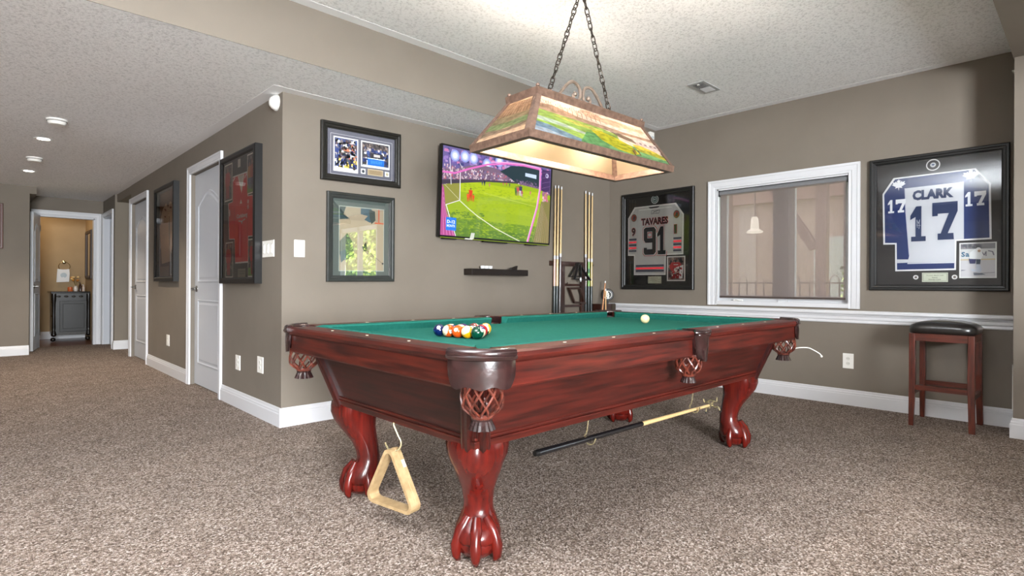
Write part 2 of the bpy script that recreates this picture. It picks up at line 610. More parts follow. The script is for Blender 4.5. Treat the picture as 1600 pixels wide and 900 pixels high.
# casings: flat board with a raised back band
def casing(name, O, U, V, N, w_, h_, cw=.07, bottom=False):
    O, U, V, N = Vector(O), Vector(U), Vector(V), Vector(N)
    prof = [(0, 0), (0, .014), (cw*.2, .012), (cw*.3, .016), (cw*.72, .018), (cw*.78, .022), (cw, .022), (cw, 0)]
    path = [(w_, 0, 1, 0), (w_, h_, 1, 1), (0, h_, -1, 1), (0, 0, -1, 0)]
    if bottom:
        path = [(w_, 0, 1, -1), (w_, h_, 1, 1), (0, h_, -1, 1), (0, 0, -1, -1)]
    rs = [[O+U*(a+su*p[0])+V*(b_+sv*p[0])+N*p[1] for p in prof] for a, b_, su, sv in path]
    return struct(name, MB().rings(rs, closed=bottom), TRIM)


Z3 = (0, 0, 1)
casing('trim_6', (XC, D1b, 0), (0, -1, 0), Z3, (-1, 0, 0), D1b-D1a, DH)
casing('trim_7', (XC, D2b, 0), (0, -1, 0), Z3, (-1, 0, 0), D2b-D2a, DH)
casing('trim_8', (.70-.005, 11.12, 0), (1, 0, 0), Z3, (0, -1, 0), .69, 2.01, .085)
casing('trim_9', (1.497, 11.06-.02, 0), (0, -1, 0), Z3, (-1, 0, 0), .80, 2.03, .065)
# door jamb linings
struct('trim_10', MB().box(.70, .715, 11.10, 11.23, 0, 2.01).box(1.37, 1.385, 11.10, 11.23, 0, 2.01).box(.70, 1.385, 11.10, 11.23, 1.995, 2.01), TRIM)
jl = MB().box(1.497, 1.60, 11.045, 11.06, 0, 2.03).box(1.497, 1.60, 10.24, 10.255, 0, 2.03).box(1.497, 1.6, 10.24, 11.06, 2.015, 2.03).box(1.575, 1.60, 10.255, 11.045, 0, 2.015)
struct('trim_11', jl, DOORW)


def door(name, O, U, N, w_, h_, handle_u, th=.035, lever=1):
    """two-panel arch-top door leaf; O bottom corner of the visible face, U across, N outwards"""
    O, U, N = Vector(O), Vector(U).normalized(), Vector(N).normalized()
    V = Vector((0, 0, 1))
    root = MB().prism([(0, 0), (w_, 0), (w_, h_), (0, h_)], O, U, V, N, -th, 0).build(name, DOORW, None)
    root['kind'] = 'structure'
    sm = .115

    def panel(pts):
        c = Vector((sum(p[0] for p in pts)/len(pts), sum(p[1] for p in pts)/len(pts)))
        def off(d):
            o = []
            n = len(pts)
            for i in range(n):
                a = Vector(pts[i-1]); b_ = Vector(pts[i]); c_ = Vector(pts[(i+1) % n])
                d0 = (b_-a).normalized(); d1 = (c_-b_).normalized()
                n0 = Vector((-d0.y, d0.x)); n1 = Vector((-d1.y, d1.x))
                mt_ = n0+n1; mt_ = mt_/max(.5, mt_.length_squared/2)
                o.append(b_+mt_*d)
            return o
        rr = []
        for d, z in ((0, 0), (.006, .007), (.014, .007), (.022, .0005), (.034, .0005), (.050, .006), (.052, .006)):
            rr.append([O+U*p.x+V*p.y+N*z for p in off(d)])
        mb = MB(); n = len(pts)
        vs_ = [p for r_ in rr for p in r_]
        fs_ = [(i*n+j, i*n+(j+1) % n, (i+1)*n+(j+1) % n, (i+1)*n+j) for i in range(len(rr)-1) for j in range(n)]
        fs_.append([(len(rr)-1)*n+j for j in range(n)])
        mb.add(vs_, fs_).build('raised_panel', DOORW, root, fix=False)
    panel([(sm, .20), (w_-sm, .20), (w_-sm, .82), (sm, .82)])
    top = [(sm, .98), (w_-sm, .98), (w_-sm, 1.72)]
    n = 20
    for i in range(1, n):
        t = i/n
        x = (w_-sm)+(2*sm-w_)*t
        top.append((x, 1.72+.115*(math.sin(PI*t)**1.25)))
    top.append((sm, 1.72))
    panel(top)
    hz = .92
    hb = MB().lathe([(.0, 0), (.031, 0), (.031, .006), (.026, .010), (.012, .014), (.011, .045)], O+U*handle_u+V*hz, 16, N)
    p0 = O+U*handle_u+V*hz+N*.045
    hb.tube([p0, p0+U*.03*lever+V*.004, p0+U*.07*lever+V*.002, p0+U*.11*lever-V*.008], [.010, .009, .008, .006], 8)
    hb.build('door_handle', STEEL, root, smooth=True)
    hx = w_+.003 if handle_u < w_/2 else -.003
    for z in (.22, 1.02, 1.80):
        MB().tube([O+U*hx+V*(z-.045)+N*.004, O+U*hx+V*(z+.045)+N*.004], .006, 8).build('hinge', STEEL, root)
    return root


door('door_1', (1.555, D1b-.003, .012), (0, -1, 0), (-1, 0, 0), D1b-D1a-.006, DH-.016, .07)
door('door_2', (1.555, D2b-.003, .012), (0, -1, 0), (-1, 0, 0), D2b-D2a-.006, DH-.016, .07)
# door to the powder room, swung open into the hall
dv = Vector((.715-.60, 11.09-10.42, 0)).normalized()
door('door_3', (.598, 10.42, .012), (dv.x, dv.y, 0), (dv.y, -dv.x, 0), .675, 1.98, .065)
MB().box(1.382, 1.3705, 11.13, 11.16, .90, .96).build('strike_plate', STEEL, bpy.data.objects['trim_10'])
MB().box(1.574, 1.5755, 10.60, 10.63, .90, .96).build('strike_plate', STEEL, bpy.data.objects['trim_11'])

# ------------------------------------------------------------------ window 1 and its shade
casing('trim_12', (XB, 2.575, .80), (0, -1, 0), Z3, (-1, 0, 0), 1.150, 1.128, .083)
wj = MB().box(XB-.004, XB+.12, W0, W0+.012, WZ0, WZ1).box(XB-.004, XB+.12, W1-.012, W1, WZ0, WZ1).box(XB-.004, XB+.12, W0, W1, WZ1-.012, WZ1).box(XB-.02, XB+.12, W0, W1, WZ0-.03, WZ0+.006)
win = wj.build('window_1', TRIM); win['kind'] = 'structure'
MULL = flat((205, 206, 208), 0.4)


def sash(y0, y1):
    mb = MB(); a, b_, t = XB+.065, XB+.11, .05
    mb.box(a, b_, y0, y0+t, WZ0+.0065, WZ1-.0125).box(a, b_, y1-t, y1, WZ0+.0065, WZ1-.0125).box(a, b_, y0+t, y1-t, WZ0+.0065, WZ0+t+.01).box(a, b_, y0+t, y1-t, WZ1-t, WZ1-.0125)
    mb.build('window_sash', MULL, win)
    MB().add([(XB+.084, y1-t, WZ0+t), (XB+.084, y0+t, WZ0+t), (XB+.084, y0+t, WZ1-t), (XB+.084, y1-t, WZ1-t)], [(0, 1, 2, 3)]).build('pane', WGLASS, win, fix=False)


sash(W0+.0125, 1.9245)
sash(2.0155, W1-.0125)
MB().box(XB+.05, XB+.115, 1.925, 2.015, WZ0+.0065, WZ1-.0125).build('mullion', MULL, win)
MB().box(XB+.03, XB+.065, 2.36, 2.42, WZ0+.008, WZ0+.022).tube([(XB+.03, 2.40, WZ0+.02), (XB+.012, 2.37, WZ0+.018), (XB+.012, 2.32, WZ0+.014)], .006).build('crank_handle', PLAST, win)

# translucent screen fabric
sm_ = bpy.data.materials.new('screen_fabric'); sm_.use_nodes = True
nt = sm_.node_tree; nt.nodes.clear()
so = nt.nodes.new('ShaderNodeOutputMaterial'); st_ = nt.nodes.new('ShaderNodeBsdfTransparent'); sd = nt.nodes.new('ShaderNodeBsdfDiffuse'); sl = nt.nodes.new('ShaderNodeBsdfTranslucent')
sx1 = nt.nodes.new('ShaderNodeMixShader'); sx2 = nt.nodes.new('ShaderNodeMixShader')
sd.inputs[0].default_value = (*lin((140, 128, 124)), 1); sl.inputs[0].default_value = (*lin((150, 134, 128)), 1)
sg = nt.nodes.new('ShaderNodeNewGeometry'); sw = nt.nodes.new('ShaderNodeTexWave'); sw.inputs['Scale'].default_value = 60; sw.bands_direction = 'Y'; sw.inputs['Distortion'].default_value = 2
nt.links.new(sg.outputs['Position'], sw.inputs['Vector'])
smr = nt.nodes.new('ShaderNodeMapRange'); smr.inputs[3].default_value = .36; smr.inputs[4].default_value = .48
nt.links.new(sw.outputs[1], smr.inputs[0])
sx1.inputs[0].default_value = .35
nt.links.new(sd.outputs[0], sx1.inputs[1]); nt.links.new(sl.outputs[0], sx1.inputs[2])
nt.links.new(smr.outputs[0], sx2.inputs[0]); nt.links.new(sx1.outputs[0], sx2.inputs[1]); nt.links.new(st_.outputs[0], sx2.inputs[2]); nt.links.new(sx2.outputs[0], so.inputs[0])
sh = thing('roller_shade', 'grey mesh roller shade drawn down over the right wall window', 'window shade', (XB+.03, 1.995, 1.90))
MB().tube([(XB+.022, W0+.02, 1.885), (XB+.022, W1-.02, 1.885)], .026, 16).build('roller_tube', flat((112, 112, 114), .7), sh, smooth=True)
MB().box(XB+.001, XB+.0022, W0+.03, W1-.03, .885, 1.885).build('shade_fabric', sm_, sh)
MB().box(XB-.004, XB+.007, W0+.03, W1-.03, .872, .888).build('hem_bar', flat((66, 54, 50), .5), sh)
for y in (W0+.013, W1-.019):
    MB().box(XB-.006, XB+.05, y, y+.006, 1.855, 1.912).build('bracket', BLACK, sh)

# window 2: glazed garden door further right, window 3: patio door behind the camera (both only seen in reflections)
g2 = MB().box(XB+.02, XB+.1, -2.75, -2.68, 0, 2.08).box(XB+.02, XB+.1, -1.37, -1.30, 0, 2.08).box(XB+.02, XB+.1, -2.75, -1.3, 2.0, 2.08).box(XB+.02, XB+.1, -2.75, -1.3, 0, .1).box(XB+.02, XB+.1, -2.06, -1.99, 0, 2.08)
struct('window_2', g2, TRIM)
g3 = MB().box(-2.25, -2.20, YW-.09, YW-.02, 0, 2.32).box(-.30, -.25, YW-.09, YW-.02, 0, 2.32).box(-2.25, -.25, YW-.09, YW-.02, 2.27, 2.32).box(-2.25, -.25, YW-.09, YW-.02, 0, .08)
struct('window_3', g3, TRIM)

# =================================================================== POOL TABLE
TX, TY = 2.355, 1.975
TX0, TX1, TY0, TY1 = 1.05, 3.66, 1.23, 2.72
ZT, ZBED = .782, .742
pt = thing('pool_table', 'large mahogany pool table with green cloth, leather net pockets and claw feet', 'pool table', (TX, TY, 0))
CC = .14      # length of a rail lost to each corner pocket
SH = .052     # half width of a side pocket
# (outwards distance measured inwards from the outer edge, z)
RP = [(.016, .665), (.010, .672), (.012, .742), (.002, .750), (-.002, .762), (.002, .775), (.012, .7815), (.108, .7815), (.112, .778), (.112, .700), (.040, .665)]


def rail(mat, fixed, a, b_, axis, sgn):
    """axis 'x': rail runs along x at y=fixed, inwards is sgn"""
    def P(t, p):
        return Vector((t, fixed+sgn*p[0], p[1])) if axis == 'x' else Vector((fixed+sgn*p[0], t, p[1]))
    return MB().rings([[P(a, p) for p in RP], [P(b_, p) for p in RP]]).build('rail', mat, pt)


rails = [rail(MX, TY0, TX0+CC, TX-SH, 'x', 1), rail(MX, TY0, TX+SH, TX1-CC, 'x', 1),
         rail(MX, TY1, TX0+CC, TX-SH, 'x', -1), rail(MX, TY1, TX+SH, TX1-CC, 'x', -1),
         rail(MY, TX0, TY0+CC, TY1-CC, 'y', 1), rail(MY, TX1, TY0+CC, TY1-CC, 'y', -1)]
# cushions, cloth-covered, mitred at the pockets
def cushion(fixed, a, b_, axis, sgn, ca, cb):
    prof = [(.112, .700), (.112, .7805), (.128, .7835), (.158, .779), (.160, .774), (.146, .744), (.146, .700)]
    def P(t, p):
        return Vector((t, fixed+sgn*p[0], p[1])) if axis == 'x' else Vector((fixed+sgn*p[0], t, p[1]))
    def q(t, d, s):
        return [P(t+s*(p[0]-.112)*d, p) for p in prof]
    return MB().rings([q(a, ca, 1), q(b_, cb, -1)]).build('cushion', FELT, pt)


# dark mitre angle at corners is wider than at the sides
cushion(TY0, TX0+CC+.015, TX-SH, 'x', 1, 1.0, .35); cushion(TY0, TX+SH, TX1-CC-.015, 'x', 1, .35, 1.0)
cushion(TY1, TX0+CC+.015, TX-SH, 'x', -1, 1.0, .35); cushion(TY1, TX+SH, TX1-CC-.015, 'x', -1, .35, 1.0)
cushion(TX0, TY0+CC+.015, TY1-CC-.015, 'y', 1, 1.0, 1.0); cushion(TX1, TY0+CC+.015, TY1-CC-.015, 'y', -1, 1.0, 1.0)
# bed with six pocket cut-outs
bx0, bx1, by0, by1 = TX0+.112, TX1-.112, TY0+.112, TY1-.112
bp = []
def arc(cx_, cy_, r, a0, a1, n=8):
    return [(cx_+r*math.cos(R(a0+(a1-a0)*i/n)), cy_+r*math.sin(R(a0+(a1-a0)*i/n))) for i in range(n+1)]
bp += arc(bx0, by0, .062, 90, 0)
bp += arc(TX, by0, .050, 180, 0)
bp += arc(bx1, by0, .062, 180, 90)
bp += arc(bx1, by1, .062, 270, 180)
bp += arc(TX, by1, .050, 360, 180)
bp += arc(bx0, by1, .062, 0, -90)
MB().prism(bp, (0, 0, 0), (1, 0, 0), (0, 1, 0), (0, 0, 1), .715, ZBED).build('cloth_bed', FELT, pt)
# sights on the rails
SG = flat((226, 214, 186), .3)
for k in (1, 2, 3, 5, 6, 7):
    x = TX0+.16+(TX1-TX0-.32)*k/8
    for y in (TY0+.06, TY1-.06):
        MB().prism([(-.010, 0), (0, -.006), (.010, 0), (0, .006)], (x, y, 0), (1, 0, 0), (0, 1, 0), Z3, ZT-.001, ZT+.0006).build('sight', SG, pt)
for k in (1, 2, 3):
    y = TY0+.16+(TY1-TY0-.32)*k/4
    for x in (TX0+.06, TX1-.06):
        MB().prism([(-.006, 0), (0, -.010), (.006, 0), (0, .010)], (x, y, 0), (1, 0, 0), (0, 1, 0), Z3, ZT-.001, ZT+.0006).build('sight', SG, pt)

# cabinet: four sloping panels, moulding along the bottom, chamfered fluted corner posts
cT = dict(x0=1.130, x1=3.580, y0=1.345, y1=2.545); cB = dict(x0=1.212, x1=3.498, y0=1.440, y1=2.455)
zT, zB = .700, .432
PANW = wood('mahogany_panel', 'x', (36, 11, 8), (78, 25, 18), .42, .15)
PANY = wood('mahogany_end_panel', 'y', (30, 10, 7), (60, 20, 14), .45, .1)


POSTM = wood('dark_post_wood', 'z', (30, 8, 6), (62, 16, 11), .35, .3)


def lerp2(t, i):       # rectangle at height fraction t (0 bottom, 1 top), inset i
    return [cB[k]+(cT[k]-cB[k])*t+(i if k.endswith('0') else -i) for k in ('x0', 'x1', 'y0', 'y1')]


def cpt(ix, iy, t, i, sx=0, sy=0):
    r_ = lerp2(t, i)
    return (r_[ix]+sx, r_[2+iy]+sy, zB+(zT-zB)*t)


def panel4(a, b_, mat):      # a, b corner indices (ix, iy)
    o = [cpt(*a, 0, .010), cpt(*b_, 0, .010), cpt(*b_, 1, .010), cpt(*a, 1, .010)]
    i_ = [cpt(*a, 0, .030), cpt(*b_, 0, .030), cpt(*b_, 1, .030), cpt(*a, 1, .030)]
    return MB().hexa(i_, o).build('cabinet_panel', mat, pt)


panel4((0, 0), (1, 0), PANW); panel4((0, 1), (1, 1), PANW); panel4((0, 0), (0, 1), PANY); panel4((1, 0), (1, 1), PANY)
for (a, b_, mat) in (((0, 0), (1, 0), MX), ((0, 1), (1, 1), MX), ((0, 0), (0, 1), MY), ((1, 0), (1, 1), MY)):
    mb = MB()
    for (t0, t1, ins, out) in ((-.02, .085, .03, -.002), (.085, .135, .03, .004)):
        f0 = [cpt(*a, t0, out), cpt(*b_, t0, out), cpt(*b_, t1, out+.001), cpt(*a, t1, out+.001)]
        f1 = [cpt(*a, t0, ins), cpt(*b_, t0, ins), cpt(*b_, t1, ins), cpt(*a, t1, ins)]
        mb.hexa(f1, f0)
    mb.build('bottom_moulding', mat, pt, bevel=.003)
for ix in (0, 1):
    for iy in (0, 1):
        sx, sy = (1 if ix == 0 else -1), (1 if iy == 0 else -1)
        prof = []
        W = .072
        # fluted chamfer
        prof = [(W, 0), (W-.010, -.003), (W-.018, .001), (W-.022, -.002), (.034, -.004), (.028, .004)]
        for k in range(1, 6):
            t = k/6
            prof.append((.028*(1-t)+.004*t+(.003 if k % 2 else 0), .004*(1-t)+.028*t+(.003 if k % 2 else 0)))
        prof += [(.004, .028), (-.004, .034), (-.002, W-.022), (.001, W-.018), (-.003, W-.010), (0, W), (.02, W), (.02, .02), (W, .02)]
        rr = []
        for t in (-.09, .93):
            c = cpt(ix, iy, t, 0)
            rr.append([(c[0]+sx*(p[0]-.007), c[1]+sy*(p[1]-.007), c[2]) for p in prof])
        MB().rings(rr).build('corner_post', POSTM, pt)
MB().box(1.26, 3.45, 1.49, 2.405, .445, .46).box(1.19, 3.52, 1.40, 2.49, .69, .714).build('underframe', flat((60, 34, 26), .7), pt)

# cabriole legs with claw-and-ball feet
LEGC = [((1.325, 1.555), (-1, -1)), ((3.385, 1.555), (1, -1)), ((1.325, 2.385), (-1, 1)), ((3.385, 2.385), (1, 1))]
S2 = math.sqrt(.5)


def leg(base_, dr):
    d = Vector((dr[0]*S2, dr[1]*S2, 0)); t = Vector((-d.y, d.x, 0)); B = Vector((base_[0], base_[1], 0))
    prof = [(.435, .040, .112, .112, 1.15), (.415, .042, .114, .113, 1.2), (.385, .046, .112, .108, 1.3), (.350, .042, .100, .094, 1.45), (.314, .028, .084, .083, 1.6),
            (.280, .010, .070, .072, 1.75), (.246, -.006, .059, .061, 1.9), (.215, -.016, .054, .056, 2.0), (.185, -.022, .052, .054, 2.0), (.160, -.022, .054, .058, 2.0),
            (.138, -.014, .062, .068, 2.0), (.118, -.002, .072, .078, 2.0), (.098, .004, .080, .084, 2.0), (.078, .008, .082, .085, 2.0), (.055, .008, .072, .074, 2.0)]
    mb = MB(); n = 28; rr = []
    for (z, off, a, b_, p) in prof:
        ring = []
        for j in range(n):
            an = 2*PI*j/n
            c, s = math.cos(an), math.sin(an)
            k = (abs(c)**p+abs(s)**p)**(-1/p)
            ring.append(B+d*(off+a*k*c)+t*(b_*k*s)+Vector((0, 0, z)))
        rr.append(ring)
    mb.rings(rr)
    lg = mb.build('leg', MZ, pt, smooth=True, auto=70)
    ft = MB().ball(B+d*.010+Vector((0, 0, .058)), .076, 22, 14, (1.0, 1.0, .76))
    for an, ln in ((0, 1.0), (60, .97), (-60, .97), (128, .92), (-128, .92)):
        e = d*math.cos(R(an))+t*math.sin(R(an))
        ct = B+d*.008
        pts = [ct+e*.036+Vector((0, 0, .150)), ct+e*.052*ln+Vector((0, 0, .128)), ct+e*.068*ln+Vector((0, 0, .108)), ct+e*.080*ln+Vector((0, 0, .086)), ct+e*.085*ln+Vector((0, 0, .062)),
               ct+e*.086*ln+Vector((0, 0, .040)), ct+e*.086*ln+Vector((0, 0, .024)), ct+e*.080*ln+Vector((0, 0, .010)), ct+e*.070*ln+Vector((0, 0, .0025))]
        ft.tube(pts, [.016, .020, .022, .018, .022, .020, .017, .012, .004], 12)
    ft.build('claw_foot', MZ, lg, smooth=True, auto=60)
    return lg


for b_, d_ in LEGC:
    leg(b_, d_)

# leather pockets
def net(c, zt, zb, rt_, n=9, dirv=(0, 0)):
    mb = MB()
    def rad(t): return rt_*(.94+.12*math.sin(PI*min(1, t*1.1)))*(1-.50*max(0, t-.72)**1.5/.148)
    H_ = zt-zb
    for s in (-1, 1):
        for k in range(n):
            a0 = 2*PI*k/n
            pts = []
            for i in range(13):
                t = i/12
                a = a0+s*(2*PI/n)*1.5*t
                r = rad(t)
                pts.append((c[0]+r*math.cos(a), c[1]+r*math.sin(a), zt-H_*t))
            mb.tube(pts, .0042, 5)
    mb.tube([(c[0]+rad(0)*math.cos(2*PI*i/20), c[1]+rad(0)*math.sin(2*PI*i/20), zt) for i in range(20)], .006, 6, closed=True)
    rb = rad(1)
    mb.tube([(c[0]+rb*math.cos(2*PI*i/20), c[1]+rb*math.sin(2*PI*i/20), zb) for i in range(20)], .008, 6, closed=True)
    return mb


def tassel(c, zt, zb, r):
    n = 32; rr = []
    for (z, q) in ((zt+.008, .75), (zt, .80), (zt-(zt-zb)*.3, .72), (zt-(zt-zb)*.6, .85), (zb, 1.0)):
        rr.append([(c[0]+r*q*(1+(.10 if j % 2 else 0))*math.cos(2*PI*j/n), c[1]+r*q*(1+(.10 if j % 2 else 0))*math.sin(2*PI*j/n), z) for j in range(n)])
    return MB().rings(rr)


def corner_pocket(cx_, cy_, sx, sy):
    """cx,cy: outer virtual corner of the rails; sx,sy point inwards"""
    C = Vector((cx_+sx*CC, cy_+sy*CC, 0)); r = CC+.006
    n = 22; outer = []; rr = []
    a0 = math.atan2(-sy, -sx)
    for i in range(n+1):
        a = a0-R(47)+R(94)*i/n
        e = Vector((math.cos(a), math.sin(a), 0))
        u = i/n
        zb = .670+.005*math.cos(u*2*PI*3.0)+(.030 if (u < .02 or u > .98) else (.010 if (u < .07 or u > .93) else 0))
        bul = .006*math.sin(PI*u)
        prof = [(r-.002+bul, .772), (r+.006+bul, .765), (r+.004+bul, .757), (r-.004+bul, .752), (r-.002+bul, .72), (r+bul-.004, zb+.02), (r-.004+bul, zb), (r-.012, zb), (r-.014, .75), (r-.03, .772)]
        rr.append([C+e*p[0]+Vector((0, 0, p[1])) for p in prof])
    pk = MB().rings(rr).build('pocket', LEATHER, pt, smooth=True, auto=50)
    # padded roll along the top
    pts = []
    for i in range(n+1):
        a = a0-R(46)+R(92)*i/n
        pts.append(C+Vector((math.cos(a), math.sin(a), 0))*(r-.010)+Vector((0, 0, .774)))
    MB().tube(pts, .017, 10).build('pocket_roll', LEATHER, pk, smooth=True)
    cc = (cx_+sx*.092, cy_+sy*.092)
    MB().lathe([(.064, .745), (.060, .70), (.058, .672)], (cc[0], cc[1], 0), 20, cap=False).build('pocket_lining', flat((38, 20, 18), .5), pk, smooth=True)
    MB().add([(cc[0]+.070*math.cos(a0+R(-100+200*i/16)), cc[1]+.070*math.sin(a0+R(-100+200*i/16)), z) for z in (.68, .776) for i in range(17)], [(i, i+1, i+18, i+17) for i in range(16)]).build('pocket_back', LEATHER, pk, smooth=True)
    net(cc, .680, .574, .062).build('net', STRAP, pk, smooth=True)
    tassel(cc, .572, .533, .040).build('tassel', LEATHER, pk)
    return pk


def side_pocket(x, y, s):
    rr = []
    n = 16
    for i in range(n+1):
        u = -1+2*i/n
        w_ = SH+.004
        out = .038*math.sqrt(max(0, 1-u*u*.86))
        zb = .668-.024*math.cos(u*PI/2)
        X = x+u*w_
        Y = lambda o: y-s*o
        tp = 1-.14
        rr.append([Vector((X, Y(out-.004), .774)), Vector((X, Y(out+.003), .766)), Vector((X, Y(out), .757)), Vector((X, Y(out-.006), .752)),
                   Vector((x+u*w_*.86, Y(out-.008), .69)), Vector((x+u*w_*.6, Y(out-.010), zb)), Vector((x+u*w_*.6, Y(-.02), zb)), Vector((X, Y(-.02), .752)), Vector((X, Y(-.02), .774))])
    pk = MB().rings(rr).build('pocket', LEATHER, pt, smooth=True, auto=50)
    MB().tube([Vector((x+(SH+.006)*u, y-s*(.034*math.sqrt(1-u*u*.9)-.006), .775)) for u in [-1+2*i/12 for i in range(13)]], .013, 10).build('pocket_roll', LEATHER, pk, smooth=True)
    cc = (x, y+s*.072)
    MB().lathe([(.050, .742), (.050, .70), (.050, .664)], (cc[0], cc[1], 0), 20, cap=False).build('pocket_lining', flat((38, 20, 18), .5), pk, smooth=True)
    MB().add([(cc[0]+.0495*math.cos(R(-95+190*i/16)-s*PI/2), cc[1]+.0495*math.sin(R(-95+190*i/16)-s*PI/2)-s*.02, z) for z in (.68, .776) for i in range(17)], [(i, i+1, i+18, i+17) for i in range(16)]).build('pocket_back', LEATHER, pk, smooth=True)
    for sg in (-1, 1):
        MB().box(x+sg*(SH-.0005), x+sg*(SH-.002), y+s*.045, y+s*.118, .70, .7822).build('pocket_facing', LEATHER, pk)
    cn = (x-.012, y+s*.052)
    net(cn, .668, .580, .052).build('net', STRAP, pk, smooth=True)
    tassel(cn, .578, .545, .033).build('tassel', LEATHER, pk)


for cx_, sx in ((TX0, 1), (TX1, -1)):
    for cy_, sy in ((TY0, 1), (TY1, -1)):
        corner_pocket(cx_, cy_, sx, sy)
side_pocket(TX, TY0, 1); side_pocket(TX, TY1, -1)

# ------------------------------------------------------------------ balls
RB = .028575
CREAM = (206, 194, 160)


def ball(name, col, stripe, num, pos, label, rot=(0, 0, 0), group=None):
    mb = MB()
    base_c = CREAM if stripe else col
    mats = [flat(base_c, .12, coat=.6), flat(col, .12, coat=.6), flat((244, 240, 225), .12, coat=.6)]
    n, k = 32, 20
    M = Matrix.Rotation(rot[2], 3, 'Z') @ Matrix.Rotation(rot[1], 3, 'Y') @ Matrix.Rotation(rot[0], 3, 'X')
    # rings about local x so that the number disc sits on the x pole
    rr = []
    for i in range(k+1):
        a = PI*i/k
        rr.append([Vector((math.cos(a), math.sin(a)*math.cos(2*PI*j/n), math.sin(a)*math.sin(2*PI*j/n)))*RB for j in range(n)])
    for i in range(k):
        for j in range(n):
            q = [rr[i][j], rr[i][(j+1) % n], rr[i+1][(j+1) % n], rr[i+1][j]]
            c = sum(q, Vector())/4/RB
            mi = 0
            if stripe and abs(c.z) < .52: mi = 1
            if num and (c.x > .93): mi = 2
            mb.use(mats[mi])
            mb.add([M @ p+Vector(pos) for p in q], [(0, 1, 2, 3)])
    o = mb.build(name, None, None, smooth=True, origin=pos, fix=False)
    bm = bmesh.new(); bm.from_mesh(o.data); bmesh.ops.remove_doubles(bm, verts=bm.verts, dist=1e-5); bmesh.ops.recalc_face_normals(bm, faces=bm.faces); bm.to_mesh(o.data); bm.free()
    for p in o.data.polygons: p.use_smooth = True
    tag(o, label, 'billiard ball', group)
    if num:
        v, f = glyphs(str(num), .03)
        hh = .011; ww = .006*len(str(num))
        pts = []
        for p in v:
            q = Vector((RB, (p[0]-.5)*ww, (p[1]-.5)*hh)).normalized()*(RB*1.006)
            pts.append(M @ q+Vector(pos))
        mb2 = MB().use(flat((20, 20, 22), .3)); mb2.add(pts, f)
        mb2.build('number', None, o, fix=False)
    return o


# rack: apex nearest the camera, second corner left, third corner right
cen = Vector((1.643, 2.008, ZBED+RB)); rr_ = .1320
PV = [cen+Vector((math.cos(R(a)), math.sin(R(a)), 0))*rr_ for a in (-110, 130, 10)]
e1, e2 = (PV[1]-PV[0])/4, (PV[2]-PV[0])/4
YEL, BLU, RED, PUR, ORA, GRN, MAR, BLK = (206, 150, 8), (6, 20, 72), (160, 20, 26), (52, 20, 84), (196, 72, 10), (2, 58, 40), (84, 14, 22), (12, 12, 14)
rackd = {(0, 0): (GRN, 0, 6, 'solid green ball at the near tip of the racked balls'),
         (1, 0): (YEL, 1, 9, 'yellow striped ball directly left of the green tip ball'),
         (2, 0): (ORA, 0, 5, 'solid orange ball in the middle of the left edge of the rack'),
         (3, 0): (ORA, 1, 13, 'orange striped ball between the solid orange and the solid blue ball'),
         (4, 0): (BLU, 0, 2, 'solid dark blue ball at the far left corner of the racked balls'),
         (0, 1): (PUR, 1, 12, 'purple and white striped ball directly right of the green tip ball'),
         (0, 2): (RED, 0, 3, 'solid red ball in the middle of the right edge of the rack'),
         (0, 3): (GRN, 1, 14, 'green and white striped ball beside the yellow corner ball'),
         (0, 4): (YEL, 0, 1, 'solid yellow ball at the right corner of the racked balls'),
         (1, 1): (BLK, 0, 8, 'solid black ball behind the yellow striped and purple striped balls'),
         (2, 1): (YEL, 1, 15, 'striped ball with a cream top seen behind the solid orange ball'),
         (1, 2): (MAR, 0, 7, 'solid maroon ball inside the rack behind the black ball'),
         (3, 1): (BLU, 1, 10, 'blue striped ball on the back row beside the dark blue corner ball'),
         (2, 2): (PUR, 0, 4, 'solid purple ball in the middle of the back row of the rack'),
         (1, 3): (RED, 1, 11, 'red striped ball on the back row next to the yellow corner ball')}
rnd = random.Random(5)
view = math.atan2(-cen.y, -cen.x)
for (i, j), (c, st, nm, lb) in rackd.items():
    p = PV[0]+e1*i+e2*j
    rz = view+rnd.uniform(-.6, .6)
    ry = rnd.uniform(-.9, -.1); rx = rnd.uniform(-1.2, 1.2)
    if nm == 2: rz, ry, rx = view-.1, -.55, 0
    if nm == 6: rz, ry, rx = view+.9, -.5, 0
    if nm == 13: rz, ry, rx = view+.5, .1, 1.35
    if nm == 9: rz, ry, rx = view+1.3, -.5, .75
    if nm == 12: rz, ry, rx = view-.6, -.4, 1.0
    if nm == 15: rz, ry, rx = view-.6, -.1, .2
    if nm == 5: rz, ry, rx = view-.35, -.35, .4
    ball('billiard_ball', c, st, nm, p, lb, (rx, ry, rz), 'racked billiard balls')
ball('cue_ball', (214, 198, 152), 0, None, (3.077, 1.984, ZBED+RB+.0004), 'cream white cue ball alone at the far end of the cloth')

# =================================================================== PENDANT LAMP
def lamp_glass():
    mt = bpy.data.materials.new('lamp_inner_glass'); mt.use_nodes = True
    nt = mt.node_tree; N, L = nt.nodes, nt.links; N.clear()
    out = N.new('ShaderNodeOutputMaterial'); d = N.new('ShaderNodeBsdfDiffuse'); t = N.new('ShaderNodeBsdfTranslucent'); mx = N.new('ShaderNodeMixShader')
    d.inputs[0].default_value = (*lin((190, 168, 140)), 1); t.inputs[0].default_value = (*lin((255, 240, 222)), 1); mx.inputs[0].default_value = .62
    L.new(d.outputs[0], mx.inputs[1]); L.new(t.outputs[0], mx.inputs[2]); L.new(mx.outputs[0], out.inputs[0])
    return mt


